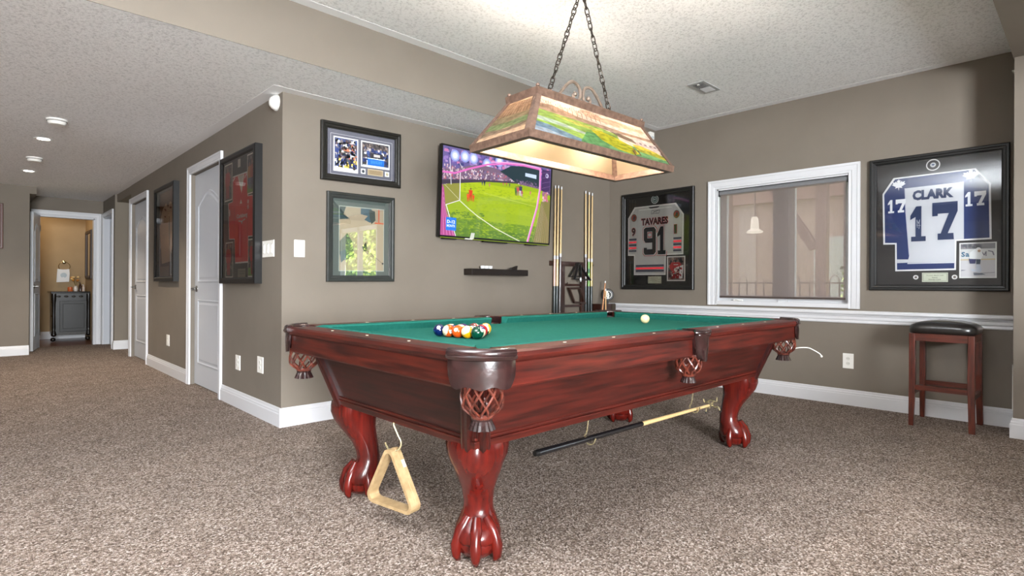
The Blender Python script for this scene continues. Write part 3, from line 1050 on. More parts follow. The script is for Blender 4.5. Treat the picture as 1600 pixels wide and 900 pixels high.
def stained(c, name='stained'):
    key = ('st', tuple(c))
    c = tuple(v+(255-v)*.22 for v in c)
    if key in _mc: return _mc[key]
    mt = bpy.data.materials.new(name); mt.use_nodes = True
    nt = mt.node_tree; N, L = nt.nodes, nt.links; N.clear()
    out = N.new('ShaderNodeOutputMaterial'); d = N.new('ShaderNodeBsdfDiffuse'); t = N.new('ShaderNodeBsdfTranslucent'); mx = N.new('ShaderNodeMixShader')
    geo = N.new('ShaderNodeNewGeometry'); nz = N.new('ShaderNodeTexNoise'); nz.inputs['Scale'].default_value = 45; nz.inputs['Detail'].default_value = 4
    mp = N.new('ShaderNodeMapping'); mp.inputs['Scale'].default_value = (.5, .5, 2.0)
    L.new(geo.outputs['Position'], mp.inputs[0]); L.new(mp.outputs[0], nz.inputs['Vector'])
    cr = N.new('ShaderNodeValToRGB')
    cr.color_ramp.elements[0].position = .35; cr.color_ramp.elements[0].color = (*[v*.62 for v in lin(c)], 1)
    cr.color_ramp.elements[1].position = .62; cr.color_ramp.elements[1].color = (*lin(c), 1)
    L.new(nz.outputs[0], cr.inputs[0])
    L.new(cr.outputs[0], d.inputs[0]); L.new(cr.outputs[0], t.inputs[0]); mx.inputs[0].default_value = .78
    L.new(d.outputs[0], mx.inputs[1]); L.new(t.outputs[0], mx.inputs[2]); L.new(mx.outputs[0], out.inputs[0])
    _mc[key] = mt
    return mt


LX, LY, LZ = 2.345, 1.925, 1.657
lp = thing('pendant_lamp', 'long billiard lamp with painted golf scene glass hanging on chains over the pool table', 'lamp', (LX, LY, LZ), R(-1.8))
LW = WM[lp.name]
BRONZE = noisy('aged_bronze', (96, 74, 62), (124, 98, 84), 40, .45, metal=.25)
IRON = flat((70, 60, 54), .45, metal=.6)
a0, b0, a1, b1, hz = .578, .212, .424, .108, .235
ang = math.atan2(hz, b0-b1)


def LP(x, y, z): return LW @ Vector((x, y, z))


CO = [(-1, -1), (1, -1), (1, 1), (-1, 1)]
mb = MB()
prof = [(0, -.018), (.004, .018), (-.012, .022), (-.016, -.008), (-.034, -.012), (-.034, -.018)]
mb.rings([[LP(sx*(a0+p[0]), sy*(b0+p[0]), p[1]) for p in prof] for sx, sy in CO], closed=True)
mb.build('bottom_rim', BRONZE, lp)
mb = MB()
prof = [(.004, -.008), (.008, .030), (-.010, .036), (-.024, .034), (-.024, -.004)]
mb.rings([[LP(sx*(a1+p[0]), sy*(b1+p[0]), hz+p[1]) for p in prof] for sx, sy in CO], closed=True)
mb.build('top_rim', BRONZE, lp)
for sx, sy in CO:
    mb = MB()
    q0 = [(sx*(a0+.003), sy*(b0+.003)), (sx*(a0-.030), sy*(b0+.004)), (sx*(a0-.030), sy*(b0-.012)), (sx*(a0-.010), sy*(b0-.028)), (sx*(a0+.004), sy*(b0-.028))]
    q1 = [(sx*(a1+.003), sy*(b1+.003)), (sx*(a1-.024), sy*(b1+.004)), (sx*(a1-.024), sy*(b1-.010)), (sx*(a1-.010), sy*(b1-.024)), (sx*(a1+.004), sy*(b1-.024))]
    mb.rings([[LP(x, y, .012) for x, y in q0], [LP(x, y, hz) for x, y in q1]])
    mb.build('corner_strip', BRONZE, lp)
    MB().lathe([(.0, .036), (.009, .036), (.010, .042), (.006, .048), (.0, .049)], LP(sx*(a1-.006), sy*(b1-.006), hz), 10).build('corner_knob', BRONZE, lp, smooth=True)
# glass: cream inside, painted scene outside
INNER = lamp_glass()
for k in range(4):
    (sx0, sy0), (sx1, sy1) = CO[k], CO[(k+1) % 4]
    inn = MB()
    g = .004
    P00, P10 = Vector((sx0*(a0-.002), sy0*(b0-.002), .016)), Vector((sx1*(a0-.002), sy1*(b0-.002), .016))
    P01, P11 = Vector((sx0*(a1-.002), sy0*(b1-.002), hz)), Vector((sx1*(a1-.002), sy1*(b1-.002), hz))
    nrm = (P10-P00).cross(P01-P00).normalized()
    inn.add([LW @ (p-nrm*.006) for p in (P00, P10, P11, P01)], [(0, 1, 2, 3)])
    inn.build('inner_glass', INNER, lp)
    pc = Pic((0, 0, 0), (1, 0, 0), (0, 1, 0), (0, 0, 1))

    def addp(pts, c, lift=[0]):
        lift[0] += 1
        # subdivide the polygon edges bilinearly in the trapezoid
        pc.mb.use(stained(c))
        pc.mb.add([LW @ ((P00+(P10-P00)*u)*(1-v)+(P01+(P11-P01)*u)*v+nrm*(-.003+.0003*lift[0])) for u, v in pts], [list(range(len(pts)))])
    lf = [0]
    if k in (0, 2):
        addp([(0, 0), (1, 0), (1, 1), (0, 1)], (250, 236, 226), lf)
        addp([(0, .74), (.12, .80), (.3, .70), (.5, .66), (.7, .64), (1, .66), (1, .58), (.5, .56), (0, .60)], (176, 150, 130), lf)
        addp([(.34, .9), (.42, .97), (.55, .88), (.72, .92), (.86, .84), (.95, .9), (.95, .78), (.6, .74), (.4, .78)], (250, 206, 176), lf)
        addp([(0, .60), (.25, .58), (.5, .56), (.62, .50), (.62, .2), (.3, .0), (0, .0)], (150, 196, 84), lf)
        addp([(.12, .55), (.3, .53), (.5, .50), (.5, .44), (.3, .44)], (236, 226, 110), lf)
        addp([(0, .42), (.16, .40), (.36, .30), (.36, .24), (.16, .30), (0, .32)], (236, 244, 246), lf)
        addp([(0, .26), (.1, .25), (.24, .15), (.36, .06), (.33, 0), (0, 0)], (150, 178, 222), lf)
        addp([(0, .12), (.1, .12), (.22, .03), (.2, 0), (0, 0)], (226, 232, 244), lf)
        addp([(.36, .34), (.5, .36), (.66, .30), (.86, .26), (1, .22), (1, 0), (.3, 0)], (108, 176, 110), lf)
        addp([(.40, .42), (.48, .46), (.58, .40), (.70, .28), (.74, .10), (.68, .04), (.56, .08), (.46, .22)], (250, 220, 40), lf)
        addp([(.72, .34), (.80, .36), (.92, .28), (1, .16), (1, .10), (.84, .16), (.74, .18)], (246, 216, 70), lf)
        addp([(.56, .54), (.66, .55), (.78, .46), (.76, .38), (.64, .44)], (132, 116, 98), lf)
        addp([(.74, .50), (.80, .56), (1, .50), (1, .30), (.88, .32), (.78, .38)], (252, 240, 240), lf)
        for q in range(4):
            x = .80+.045*q
            addp([(x, .44), (x+.022, .435), (x+.022, .40), (x, .405)], (120, 110, 130), lf)
        for q, (x, y) in enumerate(((.685, .02), (.70, .08), (.73, .05))):
            addp([(x, y), (x+.010, y), (x+.012, y+.14), (x-.002, y+.14)], ((150, 110, 70), (190, 120, 70), (120, 90, 60))[q], lf)
        for q in range(14):      # bare trees on the skyline
            x = .01+.036*q; h_ = .16+.12*((q*7) % 5)/5
            addp([(x, .62), (x+.006, .62), (x+.002, .62+h_), (x-.0, .62+h_)], (150, 124, 104), lf)
            addp([(x+.003, .68), (x+.022, .70+h_*.5), (x+.02, .72+h_*.5)], (162, 136, 116), lf)
            addp([(x+.003, .68), (x-.018, .70+h_*.4), (x-.015, .72+h_*.4)], (162, 136, 116), lf)
    else:
        addp([(0, 0), (1, 0), (1, 1), (0, 1)], (222, 196, 168), lf)
        addp([(0, .9), (.3, .96), (1, .9), (1, .6), (0, .5)], (176, 150, 122), lf)
        addp([(0, .62), (.3, .60), (.7, .58), (1, .55), (1, .36), (0, .36)], (158, 150, 118), lf)
        addp([(0, .42), (.5, .40), (1, .46), (1, .26), (0, .22)], (140, 172, 116), lf)
        addp([(0, .30), (.5, .22), (1, .30), (1, .16), (0, .12)], (158, 140, 122), lf)
        for q in range(12):
            x = .04+.08*q; h_ = .22+.1*((q*5) % 4)/4
            addp([(x, .56), (x+.02, .56), (x+.008, .58+h_)], (120, 98, 80), lf)
            addp([(x, .7), (x+.05, .74+h_*.4), (x+.045, .77+h_*.4)], (232, 212, 190), lf)
    pc.mb.build('painted_glass', None, lp, fix=False)
# centre bar with two bulbs, scroll ornament
cb = MB()
cb.hexa([LP(-a1, -.018, hz+.014), LP(a1, -.018, hz+.014), LP(a1, .018, hz+.014), LP(-a1, .018, hz+.014)], [LP(-a1, -.018, hz+.024), LP(a1, -.018, hz+.024), LP(a1, .018, hz+.024), LP(-a1, .018, hz+.024)])
cb.build('centre_bar', BRONZE, lp)
BULB = flat((255, 214, 160), .4, emit=14)
for x in (-.27, .27):
    bl = MB().lathe([(.014, .0), (.014, -.04), (.0, -.04)], LP(x, 0, hz+.014), 12).build('bulb_socket', BLACK, lp)
    MB().ball(LP(x, 0, hz-.048), .020, 14, 10, (1, 1, 1.2)).build('bulb', BULB, bl, smooth=True)
    light('lamp_bulb', 'POINT', tuple(LP(x, 0, hz-.048)), 21, (1, .89, .76), shadow_soft_size=.031)


def sc(pts): return [LP(p[0]-LX, 0, p[1]-LZ) for p in pts]


def smooth_path(pts, n=6):
    out = []
    P = [Vector(p) for p in pts]
    for i in range(len(P)-1):
        p0 = P[max(0, i-1)]; p1 = P[i]; p2 = P[i+1]; p3 = P[min(len(P)-1, i+2)]
        for k in range(n):
            t = k/n
            out.append(.5*((2*p1)+(p2-p0)*t+(2*p0-5*p1+4*p2-p3)*t*t+(3*p1-p0-3*p2+p3)*t**3))
    out.append(P[-1])
    return out


ZS = -.063
s1 = [(2.165, 1.99+ZS+.0), (2.22, 2.055+ZS), (2.265, 2.095+ZS), (2.30, 2.104+ZS), (2.338, 2.085+ZS), (2.349, 2.045+ZS), (2.332, 2.010+ZS), (2.300, 2.005+ZS), (2.290, 2.030+ZS), (2.305, 2.042+ZS)]
s2 = [(2.36+(2.36-x), z) for x, z in s1]
so_ = MB()
for s_ in (s1, s2):
    so_.tube(smooth_path(sc([(x, z+.022) for x, z in s_])), .0085, 8)
    so_.ball(sc([(s_[-1][0], s_[-1][1]+.022)])[0], .013, 10, 8)
so_.build('scroll_ornament', noisy('pewter', (116, 100, 88), (140, 124, 112), 30, .4, metal=.4), lp, smooth=True)
CHN = flat((66, 58, 52), .4, metal=.7)
top = LP(.01, 0, ZH-LZ-.05)
for x in (-.245, .262):
    bot = LP(x, 0, hz+.055)
    mb = MB()
    d = top-bot; L_ = d.length; n_ = int(L_/.036); d.normalize()
    u_ = d.cross(Vector((0, 1, 0))).normalized(); v_ = d.cross(u_)
    for i in range(n_):
        c = bot+d*(L_*(i+.5)/n_)
        an = (PI/2 if i % 2 else 0)+.35*math.sin(i*1.7)
        s = u_*math.cos(an)+v_*math.sin(an)
        mb.tube([c+d*(.026*math.sin(2*PI*j/12))+s*(.0115*math.cos(2*PI*j/12)) for j in range(12)], .0032, 6, closed=True)
    mb.build('chain', CHN, lp, smooth=True)
    r0 = LP(x, 0, hz+.036)
    mb = MB().tube([r0+Vector((.014*math.cos(2*PI*j/14), 0, .014*math.sin(2*PI*j/14))) for j in range(14)], .003, 6, closed=True)
    mb.tube([r0-Vector((0, 0, .03)), r0-Vector((0, 0, .01))], .005, 8)
    mb.build('chain_loop', CHN, lp, smooth=True)
MB().lathe([(0, -.055), (.012, -.05), (.05, -.03), (.062, 0), (0, 0)], LP(.01, 0, ZH-LZ), 20).build('ceiling_canopy', BRONZE, lp, smooth=True)

# =================================================================== TELEVISION
tvr = thing('television', 'large flat television showing a soccer match, mounted tilted on the back wall', 'television', (3.47, YA, 1.77))
tb, tt = Vector((0, 3.800, 1.384)), Vector((0, 3.762, 2.157))
TV = (tt-tb).normalized(); TN = Vector((1, 0, 0)).cross(TV).normalized()      # points to the room
TH = (tt-tb).length; TWd = 1.362; TO = Vector((2.791, tb.y, tb.z))
MB().prism([(0, 0), (TWd, 0), (TWd, TH), (0, TH)], TO, (1, 0, 0), TV, TN, -.030, 0).build('housing', BLACK, tvr, bevel=.003)
MB().prism([(TWd*.3, TH*.25), (TWd*.7, TH*.25), (TWd*.7, TH*.75), (TWd*.3, TH*.75)], TO, (1, 0, 0), TV, TN, -.055, -.030).build('wall_bracket', BLACK, tvr)
for (p, q) in (((.05, -.014), (.20, 0)), ((.50, -.016), (.80, 0)), ((1.05, -.014), (1.20, 0))):
    MB().prism([p, (q[0], p[1]), (q[0]-.01, q[1]), (p[0]+.01, q[1])], TO, (1, 0, 0), TV, TN, -.028, -.004).build('bottom_foot', BLACK, tvr)
pc = Pic(TO, (1, 0, 0), TV, TN, .00008)
pc.emit = .50; pc.k = 2
sxl, sxr, sz0, sz1 = .012, TWd-.012, .016, TH-.012
OX, OZ = -.009, -1.388       # from measured wall coordinates to panel coordinates


def T(pts, kx=.985): return [((x+.009)*kx+.006, (z-1.384)*.985) for x, z in pts]


pc.rect(sxl, sz0, sxr, sz1, (104, 92, 150))
pc.mosaic(sxl, .62, sxr, sz1-.01, [(150, 120, 190), (110, 90, 160), (180, 150, 200), (60, 60, 120), (200, 120, 170)], 260, .035, 2, .6)
for x, z in ((.133, 2.09), (.242, 2.099), (.34, 2.099), (.50, 2.07), (.648, 2.120)):
    u, v = T([(x, z)])[0]
    pc.disc(u, v, .050, (150, 160, 226)); pc.disc(u, v, .036, (196, 206, 246)); pc.disc(u, v, .022, (252, 253, 255))
pc.poly(T([(0.0, 1.96), (.15, 1.98), (.30, 2.03), (.46, 2.055), (.60, 2.05), (.76, 2.02), (.95, 2.00), (1.18, 1.97), (1.36, 1.95), (1.36, 1.80), (0, 1.80)]), (120, 96, 120))
pc.mosaic(sxl, .44, .95, .62, [(206, 180, 190), (150, 110, 140), (230, 214, 220), (96, 70, 100), (180, 96, 110), (120, 104, 150)], 620, .014, 3)
pc.poly(T([(.66, 2.03), (.80, 2.10), (1.0, 2.125), (1.19, 2.115), (1.19, 1.95), (1.0, 1.965), (.87, 1.95), (.78, 1.99)]), (28, 52, 60))
pc.mosaic(.86, .545, 1.18, .60, [(90, 70, 100), (150, 120, 150), (60, 60, 90)], 90, .012, 4)
pc.poly(T([(.99, 2.062), (1.145, 2.062), (1.145, 2.024), (.99, 2.030)]), (196, 214, 240))
pc.poly(T([(0, 1.822), (.20, 1.876), (.40, 1.905), (.575, 1.925), (.88, 1.944), (1.19, 1.930), (1.36, 1.88), (1.36, 1.38), (0, 1.38)]), (150, 176, 20))
for (a, b_, c, d, colr) in ((0, .05, 1.36, .17, (106, 142, 24)), (0, .0, 1.36, .09, (84, 122, 30)), (.2, .40, 1.3, .50, (172, 194, 22)), (.3, .26, 1.1, .36, (158, 182, 16))):
    pc.poly([(max(sxl, a), max(sz0, b_)), (min(sxr, c), max(sz0, b_)), (min(sxr, c)-.05, d), (max(sxl, a)+.03, d)], colr)
pc.mosaic(.2, .02, 1.15, .48, [(146, 170, 26), (142, 170, 22), (152, 178, 28), (138, 164, 28)], 700, .03, 7, .2)
pc.mosaic(.06, .02, .5, .24, [(92, 128, 34), (98, 132, 36), (86, 122, 36)], 200, .03, 8, .3)
pc.poly(T([(0, 1.82), (.19, 1.87), (.195, 1.715), (.05, 1.66), (.02, 1.66)]), (142, 140, 60))
pc.poly(T([(0, 1.868), (.2, 1.896), (.5, 1.93), (.9, 1.962), (.9, 1.946), (.5, 1.912), (0, 1.83)]), (66, 56, 74))
pc.line(T([(.475, 1.809), (.803, 1.78), (1.145, 1.753)]), .004, (190, 206, 90))
WH = (238, 232, 240)
pc.line(T([(.193, 1.957), (.198, 1.714)]), .008, WH)
pc.line(T([(.198, 1.714), (.049, 1.66)]), .006, WH)
pc.line(T([(.03, 1.83), (.198, 1.714)]), .004, (200, 200, 160))
pc.line(T([(.201, 1.709), (.30, 1.65), (.406, 1.593), (.622, 1.502), (.80, 1.445), (.948, 1.40)]), .009, (214, 220, 190))
pc.line(T([(.075, 2.06), (.098, 1.84)]), .006, WH); pc.line(T([(.185, 2.03), (.22, 1.98)]), .004, WH)
PK = (222, 110, 190)
pc.line(T([(0.0, 1.936), (.134, 1.94), (.293, 2.000), (.501, 2.068), (.738, 2.112), (.959, 2.128), (1.20, 2.125)]), .016, PK)
pc.line(T([(.55, 2.098), (.738, 2.122), (.959, 2.140), (1.20, 2.137)]), .010, (240, 170, 220))
pc.line(T([(1.195, 2.135), (1.20, 1.927), (1.168, 1.745), (1.12, 1.60), (1.055, 1.405)]), .024, PK)
pc.line(T([(1.190, 2.13), (1.192, 1.927), (1.160, 1.745), (1.11, 1.60), (1.045, 1.405)]), .008, (246, 200, 236))
pc.poly([(1.22, .42), (sxr, .45), (sxr, sz0), (1.13, sz0), (1.19, .26)], (128, 120, 66))
pc.poly(T([(1.22, 2.13), (1.345, 2.13), (1.345, 1.90), (1.22, 1.92)]), (66, 42, 92))
pc.mosaic(1.23, .42, sxr-.03, .53, [(200, 110, 130), (150, 100, 130), (220, 180, 190)], 40, .02, 9)
for i in range(9):
    x = 1.09+.03*i
    pc.line([(min(sxr-.004, x+.02), sz0+.005), (min(sxr-.006, 1.235+.012*i), .40-.02*i)], .0022, (206, 160, 150))
for i in range(5):
    pc.line([(1.225, .50+.05*i), (sxr-.006, .54+.045*i)], .002, (150, 110, 170))
pc.disc(1.29, .68, .022, (196, 186, 220)); pc.disc(1.285, .68, .012, (90, 70, 130))
pc.poly(T([(-.003, 1.83), (.022, 1.80), (.05, 1.60), (.10, 1.50), (.168, 1.396), (-.003, 1.396)]), (186, 78, 148))
for i in range(9):
    pc.line([(sxl+.004+.004*i, .43-.02*i), (sxl+.02+.017*i, sz0+.004)], .003, (232, 150, 200) if i % 2 else (120, 40, 60))
pc.line(T([(.05, 1.66), (.092, 1.56), (.164, 1.40)]), .007, WH)
# match-clock style badge in the lower left corner
u0, v0 = T([(.054, 1.445)])[0]; u1, v1 = T([(.164, 1.556)])[0]
pc.rect(u0, v0, u1, v1, (16, 120, 236))
pc.text('D-12', u0+.012, v0+.060, u1-.012, v0+.088, (240, 250, 255), .03)
pc.text('MONTR', u0+.010, v0+.028, u1-.010, v0+.050, (225, 242, 255), .03)


def person(u, v, h_, c, c2, lean=0):
    pc.poly([(u-.10*h_, v), (u-.03*h_, v), (u+.02*h_+lean, v+.5*h_), (u-.13*h_+lean, v+.5*h_)], c2)
    pc.poly([(u+.05*h_, v), (u+.13*h_, v), (u+.13*h_+lean, v+.5*h_), (u-.0*h_+lean, v+.5*h_)], c2)
    pc.poly([(u-.15*h_+lean, v+.42*h_), (u+.16*h_+lean, v+.42*h_), (u+.20*h_+lean, v+.8*h_), (u-.20*h_+lean, v+.8*h_)], c)
    pc.disc(u+lean, v+.9*h_, .075*h_, (120, 80, 60), 10)


for (x, z, h_, c, c2) in ((.314, 1.722, .115, (214, 62, 30), (190, 50, 24)), (.285, 1.712, .08, (226, 84, 40), (206, 66, 30)), (.345, 1.716, .07, (220, 70, 30), (200, 60, 30)),
                          (.444, 1.873, .05, (60, 60, 80), (90, 90, 110)), (.470, 1.873, .055, (30, 36, 60), (60, 60, 80)), (.53, 1.868, .04, (190, 120, 120), (170, 110, 110)),
                          (.70, 1.90, .035, (200, 100, 90), (180, 120, 110)), (.74, 1.905, .035, (210, 90, 80), (120, 90, 90)), (.78, 1.90, .036, (70, 60, 80), (80, 80, 90)),
                          (.865, 1.83, .09, (70, 120, 60), (60, 90, 60)), (.89, 1.832, .095, (190, 80, 80), (160, 110, 110)), (.925, 1.835, .11, (60, 60, 90), (200, 190, 200)),
                          (.945, 1.825, .07, (170, 90, 100), (190, 140, 140)), (1.06, 1.85, .05, (200, 110, 110), (180, 140, 110))):
    u, v = T([(x, z)])[0]
    person(u, v, h_, c, c2)
pc.rect(sxl+.0, sz0, sxr, sz0+.0001, (0, 0, 0))
pc.part('screen_picture', tvr)
SCR = mat_mix_glass('screen_glass', refl=.5)
MB().add([TO+Vector((1, 0, 0))*a+TV*b_+TN*.0082 for a, b_ in ((sxl, sz0), (sxr, sz0), (sxr, sz1), (sxl, sz1))], [(0, 1, 2, 3)]).build('screen_glass', SCR, tvr, fix=False)
bzl = MB()
for q in (((0, 0), (TWd, sz0)), ((0, sz1), (TWd, TH)), ((0, 0), (sxl, TH)), ((sxr, 0), (TWd, TH))):
    (x0, y0), (x1, y1) = q
    bzl.prism([(x0, y0), (x1, y0), (x1, y1), (x0, y1)], TO, (1, 0, 0), TV, TN, 0, .0095)
bzl.build('bezel', BLACK, tvr)
MB().prism([(.33, .002), (.375, .002), (.385, .055), (.345, .055)], TO, (1, 0, 0), TV, TN, .0096, .011).build('paper_tag', flat((190, 190, 180), .5), tvr)
MB().prism([(.27, -.006), (.36, -.006), (.365, .004), (.28, .004)], TO, (1, 0, 0), TV, TN, .0096, .012).build('paper_tag', flat((200, 198, 190), .5), tvr)

# =================================================================== FRAMED MEMORABILIA
FRB = noisy('black_frame_wood', (11, 10, 10), (15, 14, 14), 12, .42)
FRG = noisy('grey_green_frame', (38, 40, 39), (46, 48, 46), 12, .4)
FRD = noisy('dark_brown_frame', (22, 20, 17), (28, 25, 21), 12, .4)
MATK = flat((40, 38, 38), .8)
TEAM = [(30, 48, 104), (46, 66, 128), (236, 236, 240), (18, 26, 54), (120, 110, 112), (200, 190, 190), (60, 84, 140), (90, 70, 70)]


def off_rect(pc, u0, v0, u1, v1, bd, c):
    pc.rect(u0-bd, v0-bd, u1+bd, v1+bd, c)


def figure(pc, u, v, h_, body, legs, head=(150, 110, 90), wide=1.0):
    pc.poly([(u-.10*h_*wide, v), (u-.02*h_, v), (u+.01*h_, v+.48*h_), (u-.14*h_*wide, v+.48*h_)], legs)
    pc.poly([(u+.03*h_, v), (u+.12*h_*wide, v), (u+.12*h_*wide, v+.48*h_), (u-.02*h_, v+.48*h_)], legs, lift=False)
    pc.poly([(u-.15*h_*wide, v+.40*h_), (u+.15*h_*wide, v+.40*h_), (u+.22*h_*wide, v+.62*h_), (u+.14*h_*wide, v+.84*h_), (u-.14*h_*wide, v+.84*h_), (u-.22*h_*wide, v+.62*h_)], body)
    pc.disc(u, v+.91*h_, .075*h_, head, 12)


# ---- white jersey 91 (right wall, left of the window)
O = (XB, 3.678, .944); U = (0, -1, 0); N = (-1, 0, 0)
t = thing('framed_jersey', 'black framed white hockey jersey number 91 left of the window', 'framed jersey', (XB, 3.24, .944))
frame_obj(t, O, U, Z3, N, .871, 1.049, .052, .034, FRB, MATK)
pc = Pic((XB-.0065, 3.675, 0), U, Z3, N)
J = (206, 206, 205); RED_ = (188, 40, 50); NAVY = (34, 34, 44)
pc.poly([(.155, 1.845), (.66, 1.845), (.750, 1.722), (.746, 1.308), (.546, 1.306), (.544, 1.098), (.150, 1.100), (.150, 1.312), (.072, 1.315), (.072, 1.728)], (244, 244, 242))
pc.part('jersey_border', t)
pc.k = 2
pc.poly([(.169, 1.831), (.646, 1.831), (.736, 1.717), (.732, 1.321), (.534, 1.319), (.531, 1.112), (.163, 1.114), (.162, 1.326), (.085, 1.329), (.086, 1.722)], J)
pc.poly([(.330, 1.831), (.47, 1.831), (.45, 1.815), (.40, 1.807), (.35, 1.815)], (60, 60, 66))
pc.line([(.196, 1.829), (.198, 1.33)], .004, (196, 196, 196)); pc.line([(.633, 1.828), (.636, 1.33)], .004, (196, 196, 196))
pc.poly([(.206, 1.80), (.622, 1.80), (.60, 1.812), (.22, 1.812)], (234, 234, 232))
# shoulder crests
for (cx_, cy_) in ((.150, 1.728), (.668, 1.726)):
    pc.disc(cx_, cy_, .036, (104, 84, 62), 16, .042); pc.disc(cx_, cy_, .028, (170, 60, 54), 14, .032); pc.poly([(cx_-.02, cy_-.02), (cx_+.012, cy_-.024), (cx_+.02, cy_+.012), (cx_, cy_+.024)], (60, 54, 60))
pc.text('TAVARES', .244, 1.634, .574, 1.714, RED_, .065); pc.text('TAVARES', .248, 1.637, .570, 1.711, NAVY, .03)
for tx_, x0, x1 in (('9', .120, .175), ('1', .640, .676)):
    pc.text(tx_, x0, 1.524, x1, 1.622, RED_, .05); pc.text(tx_, x0+.004, 1.528, x1-.004, 1.618, NAVY, .03)
NINE = [(.0, .62), (0, .94), (.16, 1), (.84, 1), (1, .90), (1, .10), (.84, 0), (.12, 0), (0, .08), (0, .26), (.26, .26), (.26, .20), (.70, .20), (.70, .44), (.14, .44), (0, .54)]


def block(pts, x0, z0, x1, z1, c, grow=0.0):
    pc.poly([(x0+(x1-x0)*p[0], z0+(z1-z0)*p[1]) for p in pts], c)


def nine(x0, z0, x1, z1, c, hole):
    block(NINE, x0, z0, x1, z1, c)
    block([(.30, .60), (.70, .60), (.70, .84), (.30, .84)], x0, z0, x1, z1, hole)


ONE = [(0, .62), (.0, .74), (.38, 1), (.72, 1), (.72, .14), (1, .14), (1, 0), (.06, 0), (.06, .14), (.34, .14), (.34, .70)]
for e, c in ((.013, RED_), (.008, (236, 236, 236)), (.0, NAVY)):
    block(NINE, .280-e, 1.316-e, .430+e, 1.612+e, c)
    block(ONE, .446-e, 1.316-e, .548+e, 1.612+e, c)
block([(.30, .60), (.70, .60), (.70, .84), (.30, .84)], .280, 1.316, .430, 1.612, J)
block([(.33, .63), (.67, .63), (.67, .81), (.33, .81)], .280, 1.316, .430, 1.612, RED_)
block([(.37, .66), (.63, .66), (.63, .78), (.37, .78)], .280, 1.316, .430, 1.612, J)
for i, c in enumerate((NAVY, RED_, NAVY, RED_, NAVY)):
    z = 1.500-.0315*i
    pc.rect(.092, z-.019, .190, z, c)
    z = 1.486-.0315*i
    pc.rect(.638, z-.019, .730, z, c)
for i, c in enumerate((NAVY, RED_, NAVY)):
    z = 1.209-.028*i
    pc.rect(.185, z-.020, .530, z, c)
pc.line([(.375, 1.752), (.470, 1.752), (.478, 1.786), (.383, 1.788), (.375, 1.752)], .004, (70, 70, 76))
pc.line([(.392, 1.758), (.43, 1.776), (.462, 1.782)], .004, NAVY); pc.line([(.40, 1.78), (.43, 1.768), (.455, 1.758)], .003, NAVY)
pc.part('jersey', t)
pc.k = 1
pc.disc(.410, 1.905, .045, (226, 230, 230), 28); pc.disc(.410, 1.905, .038, (40, 50, 56), 28); pc.disc(.410, 1.905, .029, (190, 204, 204), 24); pc.disc(.410, 1.905, .022, (60, 80, 84), 24)
pc.text('NY', .395, 1.896, .425, 1.914, (220, 226, 226), .03)
pc.part('round_emblem', t)
pc.k = 1
pc.rect(.558, 1.033, .768, 1.292, (236, 232, 228)); pc.rect(.572, 1.046, .756, 1.280, (120, 100, 96))
pc.mosaic(.574, 1.048, .754, 1.278, [(70, 60, 66), (150, 120, 110), (40, 40, 46), (190, 170, 160), (110, 50, 50)], 110, .030, 12)
figure(pc, .660, 1.060, .20, (178, 24, 30), (150, 26, 32), (30, 30, 34), 1.7)
pc.disc(.662, 1.150, .020, (220, 200, 190)); pc.line([(.60, 1.10), (.73, 1.135)], .006, (210, 200, 190)); pc.poly([(.70, 1.06), (.74, 1.06), (.75, 1.20), (.71, 1.19)], (232, 226, 226)); pc.rect(.64, 1.20, .69, 1.206, (240, 236, 230))
pc.mosaic(.60, 1.07, .74, 1.19, [(196, 30, 34), (140, 20, 26), (230, 220, 216), (40, 30, 34)], 30, .016, 13)
pc.part('player_photo', t)
pc.k = 1
pc.rect(.330, 1.008, .494, 1.085, (186, 184, 160)); pc.rect(.338, 1.015, .486, 1.078, (204, 203, 182))
pc.line([(.37, 1.066), (.45, 1.066)], .004, (110, 108, 92)); pc.line([(.345, 1.035), (.48, 1.055)], .003, (120, 118, 100)); pc.line([(.35, 1.058), (.475, 1.028)], .003, (120, 118, 100)); pc.line([(.38, 1.026), (.44, 1.026)], .003, (110, 108, 92))
pc.part('name_plate', t)
glass_obj(t, O, U, Z3, N, .871, 1.049, .052, .018)

# ---- blue and white jersey 17 (right wall, right of the window)
O = (XB, 1.272, .956)
t = thing('framed_jersey', 'black framed blue and white hockey jersey number 17 right of the window', 'framed jersey', (XB, .84, .956))
frame_obj(t, O, U, Z3, N, .852, 1.044, .046, .034, FRB, flat((52, 50, 50), .8))
pc = Pic((XB-.0065, 1.270, 0), U, Z3, N)
BL = (8, 44, 106); JW = (208, 211, 217); NV = (28, 50, 92)
pc.poly([(.158, 1.843), (.662, 1.847), (.746, 1.727), (.752, 1.327), (.553, 1.325), (.551, 1.110), (.172, 1.106), (.170, 1.318), (.091, 1.320), (.084, 1.724)], (240, 241, 243))
pc.part('jersey_border', t)
pc.k = 2
pc.poly([(.168, 1.831), (.653, 1.838), (.734, 1.721), (.740, 1.339), (.543, 1.336), (.541, 1.122), (.184, 1.118), (.181, 1.329), (.103, 1.333), (.096, 1.718)], BL)
pc.poly([(.233, 1.752), (.593, 1.758), (.595, 1.336), (.543, 1.334), (.541, 1.167), (.253, 1.170), (.263, 1.228), (.239, 1.57)], JW)
pc.poly([(.184, 1.199), (.259, 1.197), (.255, 1.172), (.184, 1.170)], JW)
pc.line([(.254, 1.165), (.541, 1.165)], .006, (220, 224, 230))
pc.line([(.233, 1.752), (.239, 1.57), (.263, 1.23)], .004, (190, 196, 210)); pc.line([(.593, 1.757), (.595, 1.34)], .004, (190, 196, 210))
